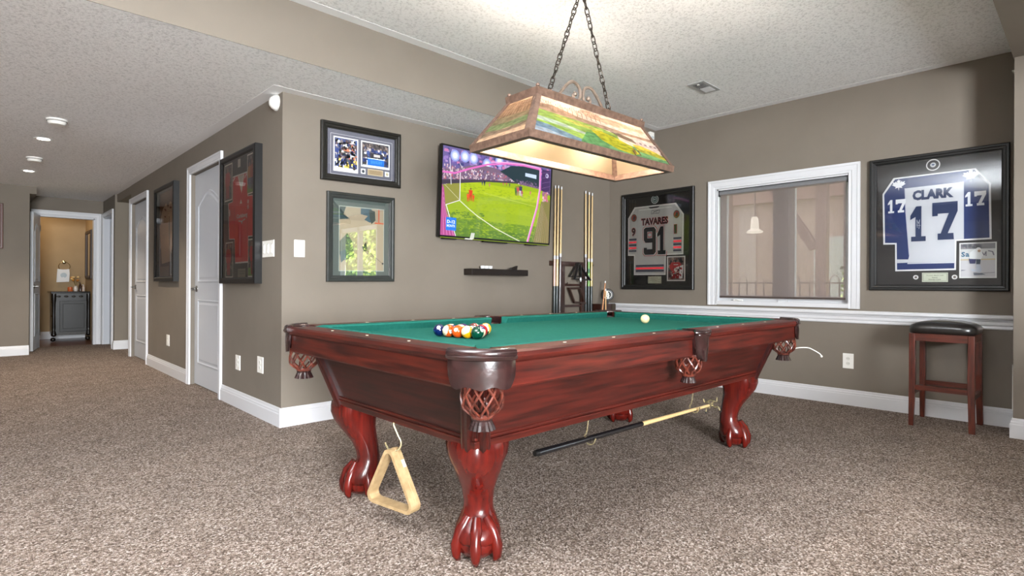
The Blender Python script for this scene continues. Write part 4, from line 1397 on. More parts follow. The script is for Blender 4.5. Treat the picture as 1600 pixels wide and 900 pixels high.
LEAF = [(0, -1), (.06, -.42), (.52, -.52), (.40, -.28), (.98, .12), (.78, .24), (.88, .58), (.50, .50), (.42, .68), (.18, .40), (.26, .82), (.12, .78), (0, 1)]
LEAF = LEAF+[(-x, y) for x, y in LEAF[-2:0:-1]]
for cx_, cy_, s_ in ((.193, 1.782, .046), (.634, 1.796, .047)):
    pc.poly([(cx_+x*s_*1.02, cy_+y*s_) for x, y in LEAF], (236, 238, 242))
pc.text('CLARK', .283, 1.650, .536, 1.728, NV, .058)
block(ONE, .270, 1.334, .368, 1.604, NV)
SEVEN = [(0, 1), (1, 1), (1, .74), (.62, .17), (.84, .17), (.86, 0), (.22, 0), (.22, .17), (.34, .17), (.66, .70), (.22, .70), (.22, .64), (0, .64)]
block(SEVEN, .408, 1.338, .560, 1.620, NV)
for x0, z0 in ((.122, 1.566), (.603, 1.574)):
    block(ONE, x0, z0, x0+.042, z0+.104, (232, 235, 240)); block(SEVEN, x0+.052, z0, x0+.118, z0+.104, (232, 235, 240))
pc.line([(.315, 1.44), (.312, 1.50), (.322, 1.47), (.330, 1.50), (.326, 1.43)], .003, (190, 196, 206)); pc.line([(.31, 1.46), (.335, 1.455)], .003, (190, 196, 206))
pc.part('jersey', t)
pc.k = 1
pc.disc(.411, 1.909, .044, (216, 216, 216), 28); pc.disc(.411, 1.909, .036, (50, 48, 50), 28); pc.disc(.411, 1.909, .018, (206, 210, 214), 20); pc.poly([(.411+x*.011, 1.909+y*.011) for x, y in LEAF], (70, 90, 130))
pc.part('round_emblem', t)
pc.k = 1
pc.rect(.570, 1.050, .780, 1.308, (232, 234, 232)); pc.rect(.578, 1.058, .772, 1.300, (206, 206, 210))
pc.rect(.578, 1.262, .772, 1.300, (138, 140, 144)); pc.mosaic(.58, 1.262, .70, 1.298, [(120, 118, 130), (150, 140, 146), (104, 108, 116)], 30, .016, 21)
pc.rect(.578, 1.190, .772, 1.260, (214, 216, 216)); pc.rect(.578, 1.180, .772, 1.188, (206, 190, 150))
pc.text('S', .582, 1.205, .604, 1.242, (60, 110, 140), .04); pc.text('a', .606, 1.205, .628, 1.232, (60, 110, 140), .03)
pc.line([(.70, 1.235), (.712, 1.215), (.722, 1.240), (.722, 1.210)], .006, (120, 120, 134)); pc.line([(.735, 1.245), (.758, 1.238), (.764, 1.215)], .007, (120, 120, 134))
pc.poly([(.632, 1.155), (.662, 1.155), (.668, 1.19), (.650, 1.20), (.625, 1.19)], (58, 62, 108)); pc.poly([(.668, 1.15), (.690, 1.15), (.692, 1.185), (.668, 1.19)], (58, 78, 98))
pc.poly([(.630, 1.19), (.694, 1.185), (.706, 1.215), (.696, 1.25), (.660, 1.262), (.632, 1.235)], (232, 236, 238)); pc.disc(.680, 1.258, .014, (238, 240, 242)); pc.disc(.684, 1.246, .009, (190, 160, 140))
pc.poly([(.668, 1.150), (.690, 1.148), (.700, 1.105), (.686, 1.085), (.668, 1.10)], (198, 206, 218)); pc.poly([(.640, 1.120), (.668, 1.110), (.668, 1.095), (.640, 1.10)], (198, 206, 218))
pc.poly([(.652, 1.090), (.700, 1.084), (.722, 1.074), (.655, 1.070)], (110, 116, 130)); pc.line([(.690, 1.085), (.768, 1.090)], .003, (130, 130, 140)); pc.poly([(.582, 1.100), (.612, 1.108), (.584, 1.112)], (140, 142, 154))
pc.part('player_photo', t)
pc.k = 1
pc.rect(.345, 1.022, .504, 1.092, (206, 212, 194)); pc.line([(.352, 1.030), (.352, 1.085), (.497, 1.085), (.497, 1.030), (.352, 1.030)], .0025, (150, 156, 140))
for z, a, b_ in ((1.070, .372, .478), (1.055, .408, .440), (1.040, .385, .462)):
    pc.text('Toronto Maple Leafs' if z > 1.06 else ('Retired' if z > 1.05 else 'Wendel Clark'), a, z-.004, b_, z+.005, (84, 92, 78), .01)
pc.part('name_plate', t)
for x in (.306, .543):
    pc.k = 1
    pc.disc(x, 1.058, .017, (232, 232, 232), 20); pc.disc(x, 1.058, .009, (120, 110, 104), 14)
    pc.part('small_medallion', t)
glass_obj(t, O, U, Z3, N, .852, 1.044, .046, .018)

# ---- pair of hockey photographs (back wall, upper)
U = (1, 0, 0); N = (0, -1, 0)
O = (1.788, YA, 1.735)
t = thing('framed_photographs', 'black framed pair of hockey team photographs above the green-matted print', 'picture', (2.12, YA, 1.735))
frame_obj(t, O, (1, 0, .022), (0, 0, 1), N, .661, .428, .048, .030, FRD, flat((96, 96, 108), .7))
pc = Pic((1.788, YA-.0065, 0), (1, 0, .022), Z3, N)
DZ = -.009
pc.line([(.077, 1.797+DZ), (.077, 2.092+DZ), (.589, 2.092+DZ), (.589, 1.797+DZ), (.077, 1.797+DZ)], .003, (190, 190, 196))
pc.part('mat_line', t)
pc.k = 1
pc.rect(.098, 1.819+DZ, .296, 2.074+DZ, (236, 232, 232)); pc.rect(.107, 1.830+DZ, .288, 2.065+DZ, (70, 80, 118))
pc.mosaic(.108, 1.900+DZ, .287, 2.064+DZ, TEAM+[(200, 120, 90), (90, 100, 80)], 200, .022, 31)
pc.mosaic(.108, 1.84+DZ, .287, 1.92+DZ, [(24, 32, 70), (40, 58, 120), (230, 230, 236), (230, 200, 90), (30, 30, 40)], 90, .020, 32)
pc.rect(.108, 1.831+DZ, .287, 1.848+DZ, (226, 226, 230)); pc.disc(.262, 1.850+DZ, .012, (60, 50, 50))
pc.part('team_photo', t)
pc.k = 1
pc.rect(.320, 1.878+DZ, .568, 2.075+DZ, (236, 234, 234)); pc.rect(.329, 1.887+DZ, .559, 2.066+DZ, (60, 58, 66))
pc.mosaic(.33, 1.99+DZ, .558, 2.065+DZ, [(110, 96, 92), (150, 130, 120), (60, 54, 56), (90, 80, 80)], 130, .014, 33)
pc.mosaic(.33, 1.895+DZ, .558, 2.03+DZ, TEAM, 110, .020, 34)
pc.rect(.395, 1.953+DZ, .505, 1.990+DZ, (44, 40, 46)); pc.rect(.425, 1.962+DZ, .480, 1.982+DZ, (196, 190, 186))
pc.rect(.372, 1.893+DZ, .516, 1.950+DZ, (20, 104, 186)); pc.rect(.372, 1.944+DZ, .516, 1.950+DZ, (210, 226, 240))
for i in range(7): pc.rect(.40+.014*i, 1.908+DZ, .408+.014*i, 1.932+DZ, (60, 140, 210))
pc.rect(.33, 1.887+DZ, .559, 1.893+DZ, (230, 232, 236))
pc.part('team_photo', t)
for (x0, x1) in ((.319, .359), (.526, .565)):
    pc.k = 1; pc.rect(x0, 1.823+DZ, x1, 1.862+DZ, (226, 226, 226)); pc.disc((x0+x1)/2, 1.842+DZ, .012, (52, 58, 66) if x0 < .4 else (176, 170, 140)); pc.part('crest_tile', t)
pc.k = 1
pc.rect(.377, 1.820+DZ, .510, 1.867+DZ, (206, 190, 158)); pc.rect(.381, 1.824+DZ, .506, 1.863+DZ, (164, 144, 112))
for z in (1.854, 1.844, 1.833): pc.line([(.395, z+DZ), (.492, z+DZ)], .003, (120, 100, 76))
pc.part('name_plate', t)
glass_obj(t, O, (1, 0, .022), Z3, N, .661, .428, .048, .015)

# ---- green-matted print (back wall, lower)
O = (1.836, YA, 1.000)
t = thing('framed_print', 'grey-green framed hockey print with green mat below the paired photographs', 'picture', (2.115, YA, 1.0))
frame_obj(t, O, (1, 0, .012), Z3, N, .560, .658, .046, .028, FRG, flat((84, 98, 94), .8))
pc = Pic((1.838, YA-.0065, 0), (1, 0, .012), Z3, N)
pc.rect(.094, 1.077, .472, 1.562, (176, 184, 174)); pc.rect(.100, 1.083, .466, 1.556, (176, 162, 136))
pc.rect(.100, 1.46, .466, 1.556, (166, 152, 128))
pc.poly([(.10, 1.555), (.15, 1.556), (.13, 1.50), (.18, 1.47), (.10, 1.46)], (48, 72, 74)); pc.poly([(.27, 1.555), (.36, 1.556), (.38, 1.50), (.35, 1.45), (.30, 1.47), (.33, 1.50), (.27, 1.51)], (40, 84, 100)); pc.poly([(.34, 1.55), (.39, 1.54), (.395, 1.47), (.36, 1.44), (.345, 1.49)], (28, 54, 50))
pc.rect(.418, 1.455, .430, 1.556, (190, 92, 56)); pc.rect(.388, 1.444, .466, 1.456, (200, 100, 60))
pc.poly([(.10, 1.30), (.16, 1.36), (.20, 1.30), (.22, 1.18), (.14, 1.16), (.10, 1.20)], (92, 104, 84)); pc.poly([(.10, 1.22), (.15, 1.24), (.16, 1.18), (.11, 1.14)], (60, 90, 88))
pc.poly([(.28, 1.26), (.315, 1.30), (.325, 1.235), (.30, 1.228)], (56, 60, 58)); pc.line([(.325, 1.235), (.40, 1.18), (.455, 1.14)], .004, (120, 110, 92)); pc.disc(.458, 1.138, .008, (40, 40, 40))
pc.part('hockey_print', t)
glass_obj(t, O, (1, 0, .012), Z3, N, .560, .658, .046, .014, mat_mix_glass('shiny_picture_glass', refl=5.5))

# ---- red football shirt with four photographs (hall wall, near)
U = (0, -1, 0); N = (-1, 0, 0)
O = (XC, 5.045, .984)
t = thing('framed_jersey', 'deep black shadow box with red soccer shirt and four photographs on the hall wall', 'framed jersey', (XC, 4.63, .984))
SB = [(0, 0), (0, .052), (.010, .056), (.034, .056), (.042, .050), (.046, .044), (.05, .03), (.05, 0)]
frame_obj(t, O, U, Z3, N, .815, 1.026, .05, .07, FRB, MATK, steps=SB)
pc = Pic((1.519-.034, 5.02, 0), U, Z3, N)
MB().prism([(.045, .045), (.77, .045), (.77, .98), (.045, .98)], O, U, Z3, N, .006, .033).build('backing_panel', flat((38, 34, 34), .8), t)
RJ = (214, 34, 36)
SHP = [(.256, 1.826), (.566, 1.822), (.587, 1.643), (.691, 1.637), (.714, 1.338), (.600, 1.342), (.602, 1.153), (.316, 1.152), (.301, 1.338), (.172, 1.344), (.150, 1.630), (.252, 1.633)]
cxs, czs = .43, 1.5
pc.poly([(cxs+(x-cxs)*1.045, czs+(z-czs)*1.035) for x, z in SHP], (232, 226, 222))
pc.part('jersey_border', t)
pc.k = 2
pc.poly(SHP, RJ)
pc.poly([(.365, 1.822), (.520, 1.820), (.455, 1.680)], (226, 214, 200)); pc.poly([(.395, 1.821), (.492, 1.820), (.452, 1.722)], (206, 196, 184))
pc.line([(.262, 1.80), (.30, 1.82)], .012, (236, 230, 226)); pc.line([(.53, 1.79), (.56, 1.815)], .012, (236, 230, 226))
pc.text('Carlsberg', .352, 1.482, .590, 1.524, (236, 230, 226), .02)
pc.line([(.40, 1.470), (.47, 1.462), (.54, 1.474)], .008, (236, 230, 226)); pc.disc(.47, 1.455, .012, (236, 230, 226))
pc.poly([(.425, 1.60), (.475, 1.60), (.452, 1.635)], (232, 226, 220)); pc.disc(.610, 1.60, .016, (222, 196, 190)); pc.rect(.600, 1.545, .622, 1.578, (226, 200, 196)); pc.disc(.19, 1.55, .012, (222, 196, 190), ry=.03)
pc.line([(.30, 1.34), (.31, 1.60)], .004, (150, 16, 22)); pc.line([(.60, 1.34), (.59, 1.60)], .004, (150, 16, 22))
pc.part('jersey', t)
for k, (u0, v0, u1, v1) in enumerate(((.050, 1.652, .235, 1.952), (.575, 1.655, .760, 1.957), (.080, 1.030, .265, 1.318), (.600, 1.032, .775, 1.318))):
    pc.k = 1
    pc.rect(u0, v0, u1, v1, (232, 226, 214)); pc.rect(u0+.010, v0+.010, u1-.010, v1-.010, (74, 62, 58))
    pc.mosaic(u0+.011, v0+.05, u1-.011, v1-.011, [(60, 54, 56), (110, 96, 90), (150, 130, 120), (40, 40, 50), (130, 50, 46)], 110, .020, 41+k)
    if k in (1, 3): pc.rect(u0+.011, v0+.011, u1-.011, v0+.07, (112, 146, 56))
    um = (u0+u1)/2
    if k == 1: figure(pc, um-.03, v0+.04, .20, (184, 120, 60), (90, 100, 130)); figure(pc, um+.03, v0+.03, .22, (170, 80, 50), (80, 60, 90))
    else: figure(pc, um+(.02 if k == 3 else -.01), v0+.02, .25, (184, 30, 32), (170, 30, 32) if k != 3 else (140, 24, 30), wide=1.25)
    pc.part('player_photo', t)
pc.k = 1; pc.rect(.376, 1.032, .548, 1.098, (132, 126, 108)); pc.line([(.40, 1.078), (.53, 1.078)], .004, (90, 84, 70)); pc.line([(.41, 1.060), (.52, 1.060)], .004, (90, 84, 70)); pc.part('name_plate', t)
pc.k = 1; pc.rect(.366, 1.890, .424, 1.954, (206, 200, 190)); pc.part('crest_tile', t)
glass_obj(t, O, U, Z3, N, .815, 1.026, .04, .044)

# ---- shirt and mat, warm reflection painted in (hall wall, between the doors)
O = (XC, 7.41, 1.005)
t = thing('framed_jersey', 'deep black shadow box with jersey in painted warm reflection tones hanging between the two hall doors', 'framed jersey', (XC, 7.0, 1.005))
frame_obj(t, O, U, Z3, N, .87, 1.035, .05, .07, FRB, flat((140, 96, 68), .8), steps=SB)
pc = Pic((1.519-.008, 7.41, 0), U, Z3, N)
CJ = (236, 204, 172)
pc.poly([(.20, 1.80), (.34, 1.86), (.56, 1.86), (.70, 1.78), (.74, 1.36), (.60, 1.34), (.58, 1.22), (.18, 1.20), (.16, 1.36), (.10, 1.38), (.12, 1.72)], CJ)
pc.poly([(.06, 1.64), (.44, 1.66), (.50, 1.22), (.18, 1.20)], (244, 204, 166))
pc.line([(.50, 1.70), (.53, 1.40)], .02, (120, 96, 84)); pc.line([(.30, 1.80), (.36, 1.78)], .02, (150, 90, 70)); pc.line([(.52, 1.80), (.60, 1.79)], .02, (150, 80, 60)); pc.line([(.30, 1.72), (.35, 1.71)], .016, (150, 90, 70))
pc.poly([(.38, 1.858), (.52, 1.858), (.45, 1.80)], (120, 84, 64))
pc.part('jersey', t)
pc.k = 1; pc.rect(.56, 1.07, .79, 1.32, (188, 166, 130)); pc.rect(.575, 1.085, .775, 1.305, (120, 84, 56)); pc.mosaic(.58, 1.09, .77, 1.30, [(150, 110, 70), (90, 60, 46), (190, 150, 110)], 50, .03, 51); figure(pc, .67, 1.09, .20, (170, 120, 70), (110, 70, 50)); pc.part('player_photo', t)
pc.k = 1; pc.rect(.10, 1.06, .50, 1.17, (176, 134, 100)); pc.part('name_plate', t)
glass_obj(t, O, U, Z3, N, .87, 1.035, .04, .044)

# ---- picture at the very left edge (end wall of the hall)
U = (1, 0, 0); N = (0, -1, 0)
O = (-.33, 10.08, 1.437)
t = thing('framed_picture', 'reddish brown framed picture cut off by the left edge of the photo', 'picture', (-.03, 10.08, 1.437))
frame_obj(t, O, U, Z3, N, .60, .60, .055, .03, flat((84, 44, 34), .4), flat((120, 96, 76), .8))
pc = Pic((-.33, 10.072, 1.437), U, Z3, N); pc.rect(.10, .10, .50, .50, (110, 80, 66)); pc.part('print', t)

# =================================================================== WALL FIXTURES
def plate_thing(name, label, O, U, N, w_, h_, kind, n=1, cat=None, group=None):
    O, U, N = Vector(O), Vector(U), Vector(N)
    t = thing(name, label, cat or ('light switch' if kind == 'rocker' else 'outlet'), tuple(O), 0, group)
    MB().prism([(0, 0), (w_, 0), (w_, h_), (0, h_)], O, U, Z3, N, 0, .006).build('cover_plate', PLAST, t, bevel=.002)
    for i in range(n):
        u = w_*(i+.5)/n
        if kind == 'rocker':
            MB().prism([(u-.017, h_/2-.034), (u+.017, h_/2-.034), (u+.017, h_/2+.034), (u-.017, h_/2+.034)], O, U, Z3, N, .004, .0075).build('rocker_frame', flat((196, 194, 188), .5), t)
            MB().add([O+U*(u+a)+Vector((0, 0, h_/2+b_))+N*c for a, b_, c in ((-.014, -.030, .006), (.014, -.030, .006), (.014, -.030, .013), (-.014, -.030, .013), (-.014, .030, .006), (.014, .030, .006), (.014, .030, .009), (-.014, .030, .009))],
                     [(0, 1, 2, 3), (4, 7, 6, 5), (3, 2, 6, 7), (0, 3, 7, 4), (1, 5, 6, 2), (0, 4, 5, 1)]).build('rocker', PLAST, t)
        elif kind == 'duplex':
            for dz in (-.020, .020):
                r_ = MB().lathe([(.0, .0085), (.0155, .0085), (.0165, .004)], O+U*u+Vector((0, 0, h_/2+dz)), 18, N).build('receptacle', flat((226, 224, 216), .4), t)
                for du in (-.006, .006):
                    MB().prism([(u+du-.001, h_/2+dz-.003), (u+du+.001, h_/2+dz-.003), (u+du+.001, h_/2+dz+.005), (u+du-.001, h_/2+dz+.005)], O, U, Z3, N, .0084, .0090).build('slot', BLACK, r_)
    return t


plate_thing('wall_switch', 'single white rocker switch on the back wall beside the outside corner', (1.603, YA, 1.171), (1, 0, 0), (0, -1, 0), .075, .119, 'rocker')
plate_thing('wall_switch', 'triple white rocker switch plate on the hall wall beside the red shirt frame', (XC, 4.208, 1.174), (0, -1, 0), (-1, 0, 0), .215, .118, 'rocker', 3)
plate_thing('wall_outlet', 'white wall outlet under the window on the right wall', (XB, 1.466, .304), (0, -1, 0), (-1, 0, 0), .080, .124, 'duplex')
plate_thing('wall_outlet', 'small white outlet on the hall wall just right of the nearer white door', (XC, 4.778, .296), (0, -1, 0), (-1, 0, 0), .100, .117, 'duplex')
plate_thing('wall_outlet', 'white outlet on the hall wall nearest the outside corner', (XC, 4.300, .328), (0, -1, 0), (-1, 0, 0), .112, .119, 'duplex')
plate_thing('wall_outlet', 'white outlet low on the hall wall between the two white doors', (XC, 7.02, .306), (0, -1, 0), (-1, 0, 0), .110, .120, 'duplex')
t = thing('motion_sensor', 'round white motion sensor on the hall wall just under the ceiling at the corner', 'sensor', (XC, 3.96, 2.245))
MB().lathe([(.052, 0), (.052, .012), (.044, .030), (.030, .046), (.012, .052), (0, .053)], (XC, 3.965, 2.245), 24, (-1, 0, 0)).build('dome', PLAST, t, smooth=True)
MB().lathe([(.056, 0), (.056, .008), (.050, .010)], (XC, 3.965, 2.245), 24, (-1, 0, 0)).build('base_ring', flat((222, 220, 214), .4), t, smooth=True)
t = thing('alarm_box', 'small white box high on the dropped ceiling face near the far corner', 'sensor', (5.14, YS, 2.56))
MB().box(5.10, 5.175, YS-.034, YS-.004, 2.525, 2.60).build('case', PLAST, t, bevel=.004)
MB().box(5.115, 5.16, YS-.036, YS-.034, 2.533, 2.555).build('lens', flat((205, 212, 214), .2), t)

# ceiling vent
t = thing('ceiling_vent', 'white metal air vent in the ceiling above the window side of the room', 'vent', (4.375, 2.265, ZH))
VB = MB(); x0, x1, y0, y1 = 4.228, 4.522, 2.192, 2.338
for a, b_, c, d in ((x0, x1, y0, y0+.026), (x0, x1, y1-.026, y1), (x0, x0+.030, y0+.026, y1-.026), (x1-.030, x1, y0+.026, y1-.026)):
    VB.box(a, b_, c, d, ZH-.006, ZH)
VB.build('vent_frame', flat((176, 176, 176), .4), t)
MB().box(x0+.03, x1-.03, y0+.026, y1-.026, ZH-.0015, ZH-.0005).build('duct_opening', flat((120, 120, 122), .6), t)
for i in range(9):
    y = y0+.032+.0098*i
    for (a, b_, s_) in ((x0+.032, (x0+x1)/2-.004, 1), ((x0+x1)/2+.004, x1-.032, -1)):
        MB().hexa([(a, y, ZH-.009), (b_, y, ZH-.009), (b_, y+.0012, ZH-.009), (a, y+.0012, ZH-.009)],
                  [(a, y+.006*s_, ZH-.002), (b_, y+.006*s_, ZH-.002), (b_, y+.006*s_+.0012, ZH-.002), (a, y+.006*s_+.0012, ZH-.002)]).build('slat', flat((214, 214, 214), .4), t)
MB().box(x0+.035, x0+.05, y0+.06, y0+.075, ZH-.014, ZH-.008).build('damper_lever', PLAST, t)

# recessed lights, smoke alarms
LENS = flat((255, 240, 220), .4, emit=9)


def downlight(x, y, z, label, e=24):
    t = thing('recessed_light', label, 'ceiling light', (x, y, z), 0, 'recessed ceiling lights')
    MB().lathe([(.047, .0), (.047, -.003), (.066, -.006), (.070, -.003), (.070, 0)], (x, y, z), 28, cap=False).build('trim_ring', WHITE, t, smooth=True)
    MB().lathe([(.0, -.0035), (.047, -.0035), (.047, -.001), (.0, -.001)], (x, y, z), 24).build('lens', LENS, t)
    light('downlight', 'SPOT', (x, y, z-.03), e*1.8, (1, .84, .66), shadow_soft_size=.04, spot_size=R(115), spot_blend=.7, aim=(0, 0, -1))


downlight(.45, 6.68, ZL, 'lit recessed ceiling light, nearer of the two lit ones in the hall')
downlight(.455, 8.711, ZL, 'lit recessed ceiling light at the far end of the hall')
for nm, x, y, lb in (('smoke_alarm', .475, 5.818, 'round white smoke alarm on the hall ceiling, nearest to the camera'), ('smoke_alarm', .451, 7.754, 'round white smoke alarm between the two lit hall ceiling lights')):
    t = thing(nm, lb, 'smoke alarm', (x, y, ZL))
    MB().lathe([(.070, 0), (.072, -.010), (.064, -.014), (.060, -.032), (.050, -.042), (0, -.043)], (x, y, ZL), 28).build('housing', PLAST, t, smooth=True)
    MB().lathe([(.0665, -.012), (.0675, -.018), (.062, -.020)], (x, y, ZL), 28, cap=False).build('vent_ring', flat((150, 148, 144), .5), t, smooth=True)

# white strips on the side of the column
t = tag(MB().box(5.19, 5.215, .377, .402, .131, .447).build('cable_cover', PLAST, bevel=.002), 'white vertical strip low beside the column at the right edge', 'cable cover')
t = tag(MB().hexa([(5.19, .377, 2.45), (5.225, .377, 2.45), (5.225, .385, 2.45), (5.19, .385, 2.45)], [(5.18, .377, 2.486), (5.235, .377, 2.486), (5.235, .41, 2.486), (5.18, .41, 2.486)]).build('beam_bracket', PLAST), 'small white bracket at the top of the column under the beam', 'bracket')

# =================================================================== WALL SHELF
SHX0, SHX1 = 3.115, 3.810
tag(MB().box(SHX0, SHX1, YA-.115, YA, 1.070, 1.126).build('floating_shelf', DKWOOD, bevel=.003), 'dark brown floating shelf on the back wall below the television', 'shelf')
t = thing('glass_dish', 'small clear glass candle dish on the left end of the floating shelf', 'glass dish', (3.33, YA-.06, 1.1265))
GD = flat((214, 214, 214), .12, coat=.5)
for dx in (-.045, 0, .045):
    MB().lathe([(.0, .0), (.018, .0), (.021, .012), (.022, .028), (.018, .028), (.017, .010), (.0, .008)], (3.33+dx, YA-.06, 1.1265), 16).build('glass_cup', GD, t, smooth=True)
MB().box(3.33-.075, 3.33+.075, YA-.085, YA-.035, 1.1265, 1.1295).build('tray', flat((60, 52, 46), .4), t)
rc = MB().hexa([(3.60, YA-.10, 1.1265), (3.745, YA-.03, 1.1265), (3.735, YA-.012, 1.1265), (3.59, YA-.08, 1.1265)], [(3.60, YA-.10, 1.140), (3.755, YA-.03, 1.168), (3.745, YA-.012, 1.168), (3.59, YA-.08, 1.140)])
tag(rc.build('remote_control', flat((30, 26, 24), .4), bevel=.003), 'dark brown wedge-shaped remote lying on the right end of the floating shelf', 'remote control')

# =================================================================== CUE RACK AND CUES
CRK = noisy('walnut_rack', (38, 18, 12), (54, 26, 17), 6, .3, stretch=(6, 6, 1), coat=.4)
t = thing('cue_rack', 'dark brown wooden cue rack standing against the back wall near the corner', 'cue rack', (4.585, YA, 0))
MB().box(4.225, 4.925, YA-.018, YA-.002, 1.184, 1.234).build('top_rail', CRK, t, bevel=.003)
for a, b_ in ((4.225, 4.385), (4.745, 4.925)):
    mb = MB()
    mb.box(a, b_, YA-.029, YA-.018, 1.196, 1.214)
    mb.build('cue_holder', CRK, t, bevel=.003)
for a, b_ in ((4.375, 4.432), (4.700, 4.765)):
    MB().box(a, b_, YA-.040, YA-.018, .02, 1.184).build('post', CRK, t, bevel=.003)
for z in (.975, .755):
    MB().box(4.432, 4.700, YA-.034, YA-.018, z, z+.024).build('cross_bar', CRK, t, bevel=.002)
for x in (4.45, 4.68):
    MB().tube([(x, YA-.030, .995), (x, YA-.055, 1.0), (x, YA-.060, 1.015)], .005, 8).build('peg', CRK, t)
MB().box(4.215, 4.935, YA-.125, YA-.002, .50, .525).build('butt_shelf', CRK, t, bevel=.003)
MB().box(4.215, 4.935, YA-.125, YA-.002, .0, .02).build('foot_board', CRK, t, bevel=.003)
cues = [(4.262, 'leftmost cue on the left side of the rack, pale shaft over a pinkish forearm', (188, 150, 136)),
        (4.304, 'middle cue of the left trio in the rack, pale shaft over a tan forearm', (206, 176, 124)),
        (4.350, 'right cue of the left trio in the rack with a dark metallic butt', (96, 88, 88)),
        (4.765, 'left cue of the right trio in the rack with a dark brown butt', (70, 40, 32)),
        (4.818, 'green-butted cue in the middle of the right trio in the rack', (96, 156, 50)),
        (4.866, 'rightmost cue in the rack with a tan and reddish butt', (200, 168, 96))]
SHAFT = noisy('maple_shaft', (206, 172, 118), (222, 190, 138), 10, .3, stretch=(20, 20, 1), coat=.4)
for k, (x, lb, col) in enumerate(cues):
    zt = (2.000, 2.006, 2.000, 2.004, 1.998, 1.994)[k]; zb = .526; y = YA-.046
    dx = (.008, .013, .016, -.006, .002, .008)[k]
    c = thing('pool_cue', lb, 'pool cue', (x, y, zb), 0, 'cues in the wall rack')
    def at(z): return (x+dx*(z-1.2)/.8, y, z)
    joint = 1.285 if k < 3 else 1.275
    if k == 2: joint = 1.31
    if k == 3: joint = 1.32
    MB().tube([at(joint), at(zt-.03)], [.0105, .0068], 10).build('shaft', SHAFT, c, smooth=True)
    MB().tube([at(zt-.03), at(zt-.008), at(zt)], [.0070, .0070, .0055], 10).build('ferrule_tip', flat((222, 222, 226), .4), c, smooth=True)
    MB().tube([at(joint-.035), at(joint)], [.0112, .0108], 10).build('joint', flat((206, 206, 210), .3), c, smooth=True)
    if k == 4:
        MB().tube([at(joint-.17), at(joint-.11)], .0123, 10).build('forearm_ring', flat((24, 90, 40), .3), c, smooth=True)
    zc = .975 if k not in (2,) else .96
    MB().tube([at(zc), at(joint-.035)], [.0136, .0112], 10).build('forearm', flat(col, .25, coat=.5), c, smooth=True)
    MB().tube([at(zb+.02), at(zc)], [.0150, .0136], 10).build('grip', flat((26, 36, 38) if k != 2 else (70, 66, 66), .35, coat=.3), c, smooth=True)
    MB().tube([at(zb), at(zb+.02)], [.0125, .0150], 10).build('bumper', BLACK, c, smooth=True)


def rack_tri(name, label, cat, P, w_, mat, y0, y1, wd=.012, holes=True):
    """closed polygonal ball rack drawn in the wall plane"""
    n = len(P)
    def off(d):
        o = []
        for i in range(n):
            a = Vector(P[i-1]); b_ = Vector(P[i]); c_ = Vector(P[(i+1) % n])
            d0 = (b_-a).normalized(); d1 = (c_-b_).normalized()
            n0 = Vector((-d0.y, d0.x)); n1 = Vector((-d1.y, d1.x)); mt_ = n0+n1; mt_ = mt_/(mt_.length_squared/2)
            o.append(b_+mt_*d)
        return o
    A, B = off(0), off(wd)
    if n == 3 or True:
        rr = [[(A[i].x, y0, A[i].y), (A[i].x, y1, A[i].y), (B[i].x, y1, B[i].y), (B[i].x, y0, B[i].y)] for i in range(n)]
    o = MB().rings(rr, closed=True).build(name, mat, None, origin=(P[0][0], y0, P[0][1]), bevel=.003)
    return tag(o, label, cat)


PL = flat((26, 24, 24), .35)
rack_tri('triangle_rack', 'black plastic ball triangle hanging in front on the cue rack', 'ball rack', [(4.610, 1.225), (4.478, 1.070), (4.700, 1.075)], 0, PL, YA-.062, YA-.044)
rack_tri('triangle_rack', 'second black ball triangle hanging tilted behind the first on the cue rack', 'ball rack', [(4.600, 1.228), (4.530, 1.045), (4.815, 1.035)], 0, PL, YA-.095, YA-.064)
rack_tri('diamond_rack', 'dark brown diamond-shaped nine ball rack hanging on the lower part of the cue rack', 'ball rack', [(4.462, .960), (4.560, .795), (4.755, .785), (4.660, .965)], 0, flat((44, 24, 18), .35, coat=.3), YA-.066, YA-.0405, wd=.020)
t = thing('table_brush', 'small silver and black brush hanging between the ball triangles on the cue rack', 'brush', (4.60, YA-.10, 1.05))
MB().ball((4.60, YA-.112, 1.045), .020, 12, 8, (.7, .5, 1.3)).build('brush_head', flat((214, 214, 214), .3, metal=.4), t, smooth=True)
MB().tube([(4.60, YA-.108, 1.07), (4.625, YA-.104, 1.10), (4.615, YA-.100, 1.20)], .005, 8).build('brush_handle', PL, t)

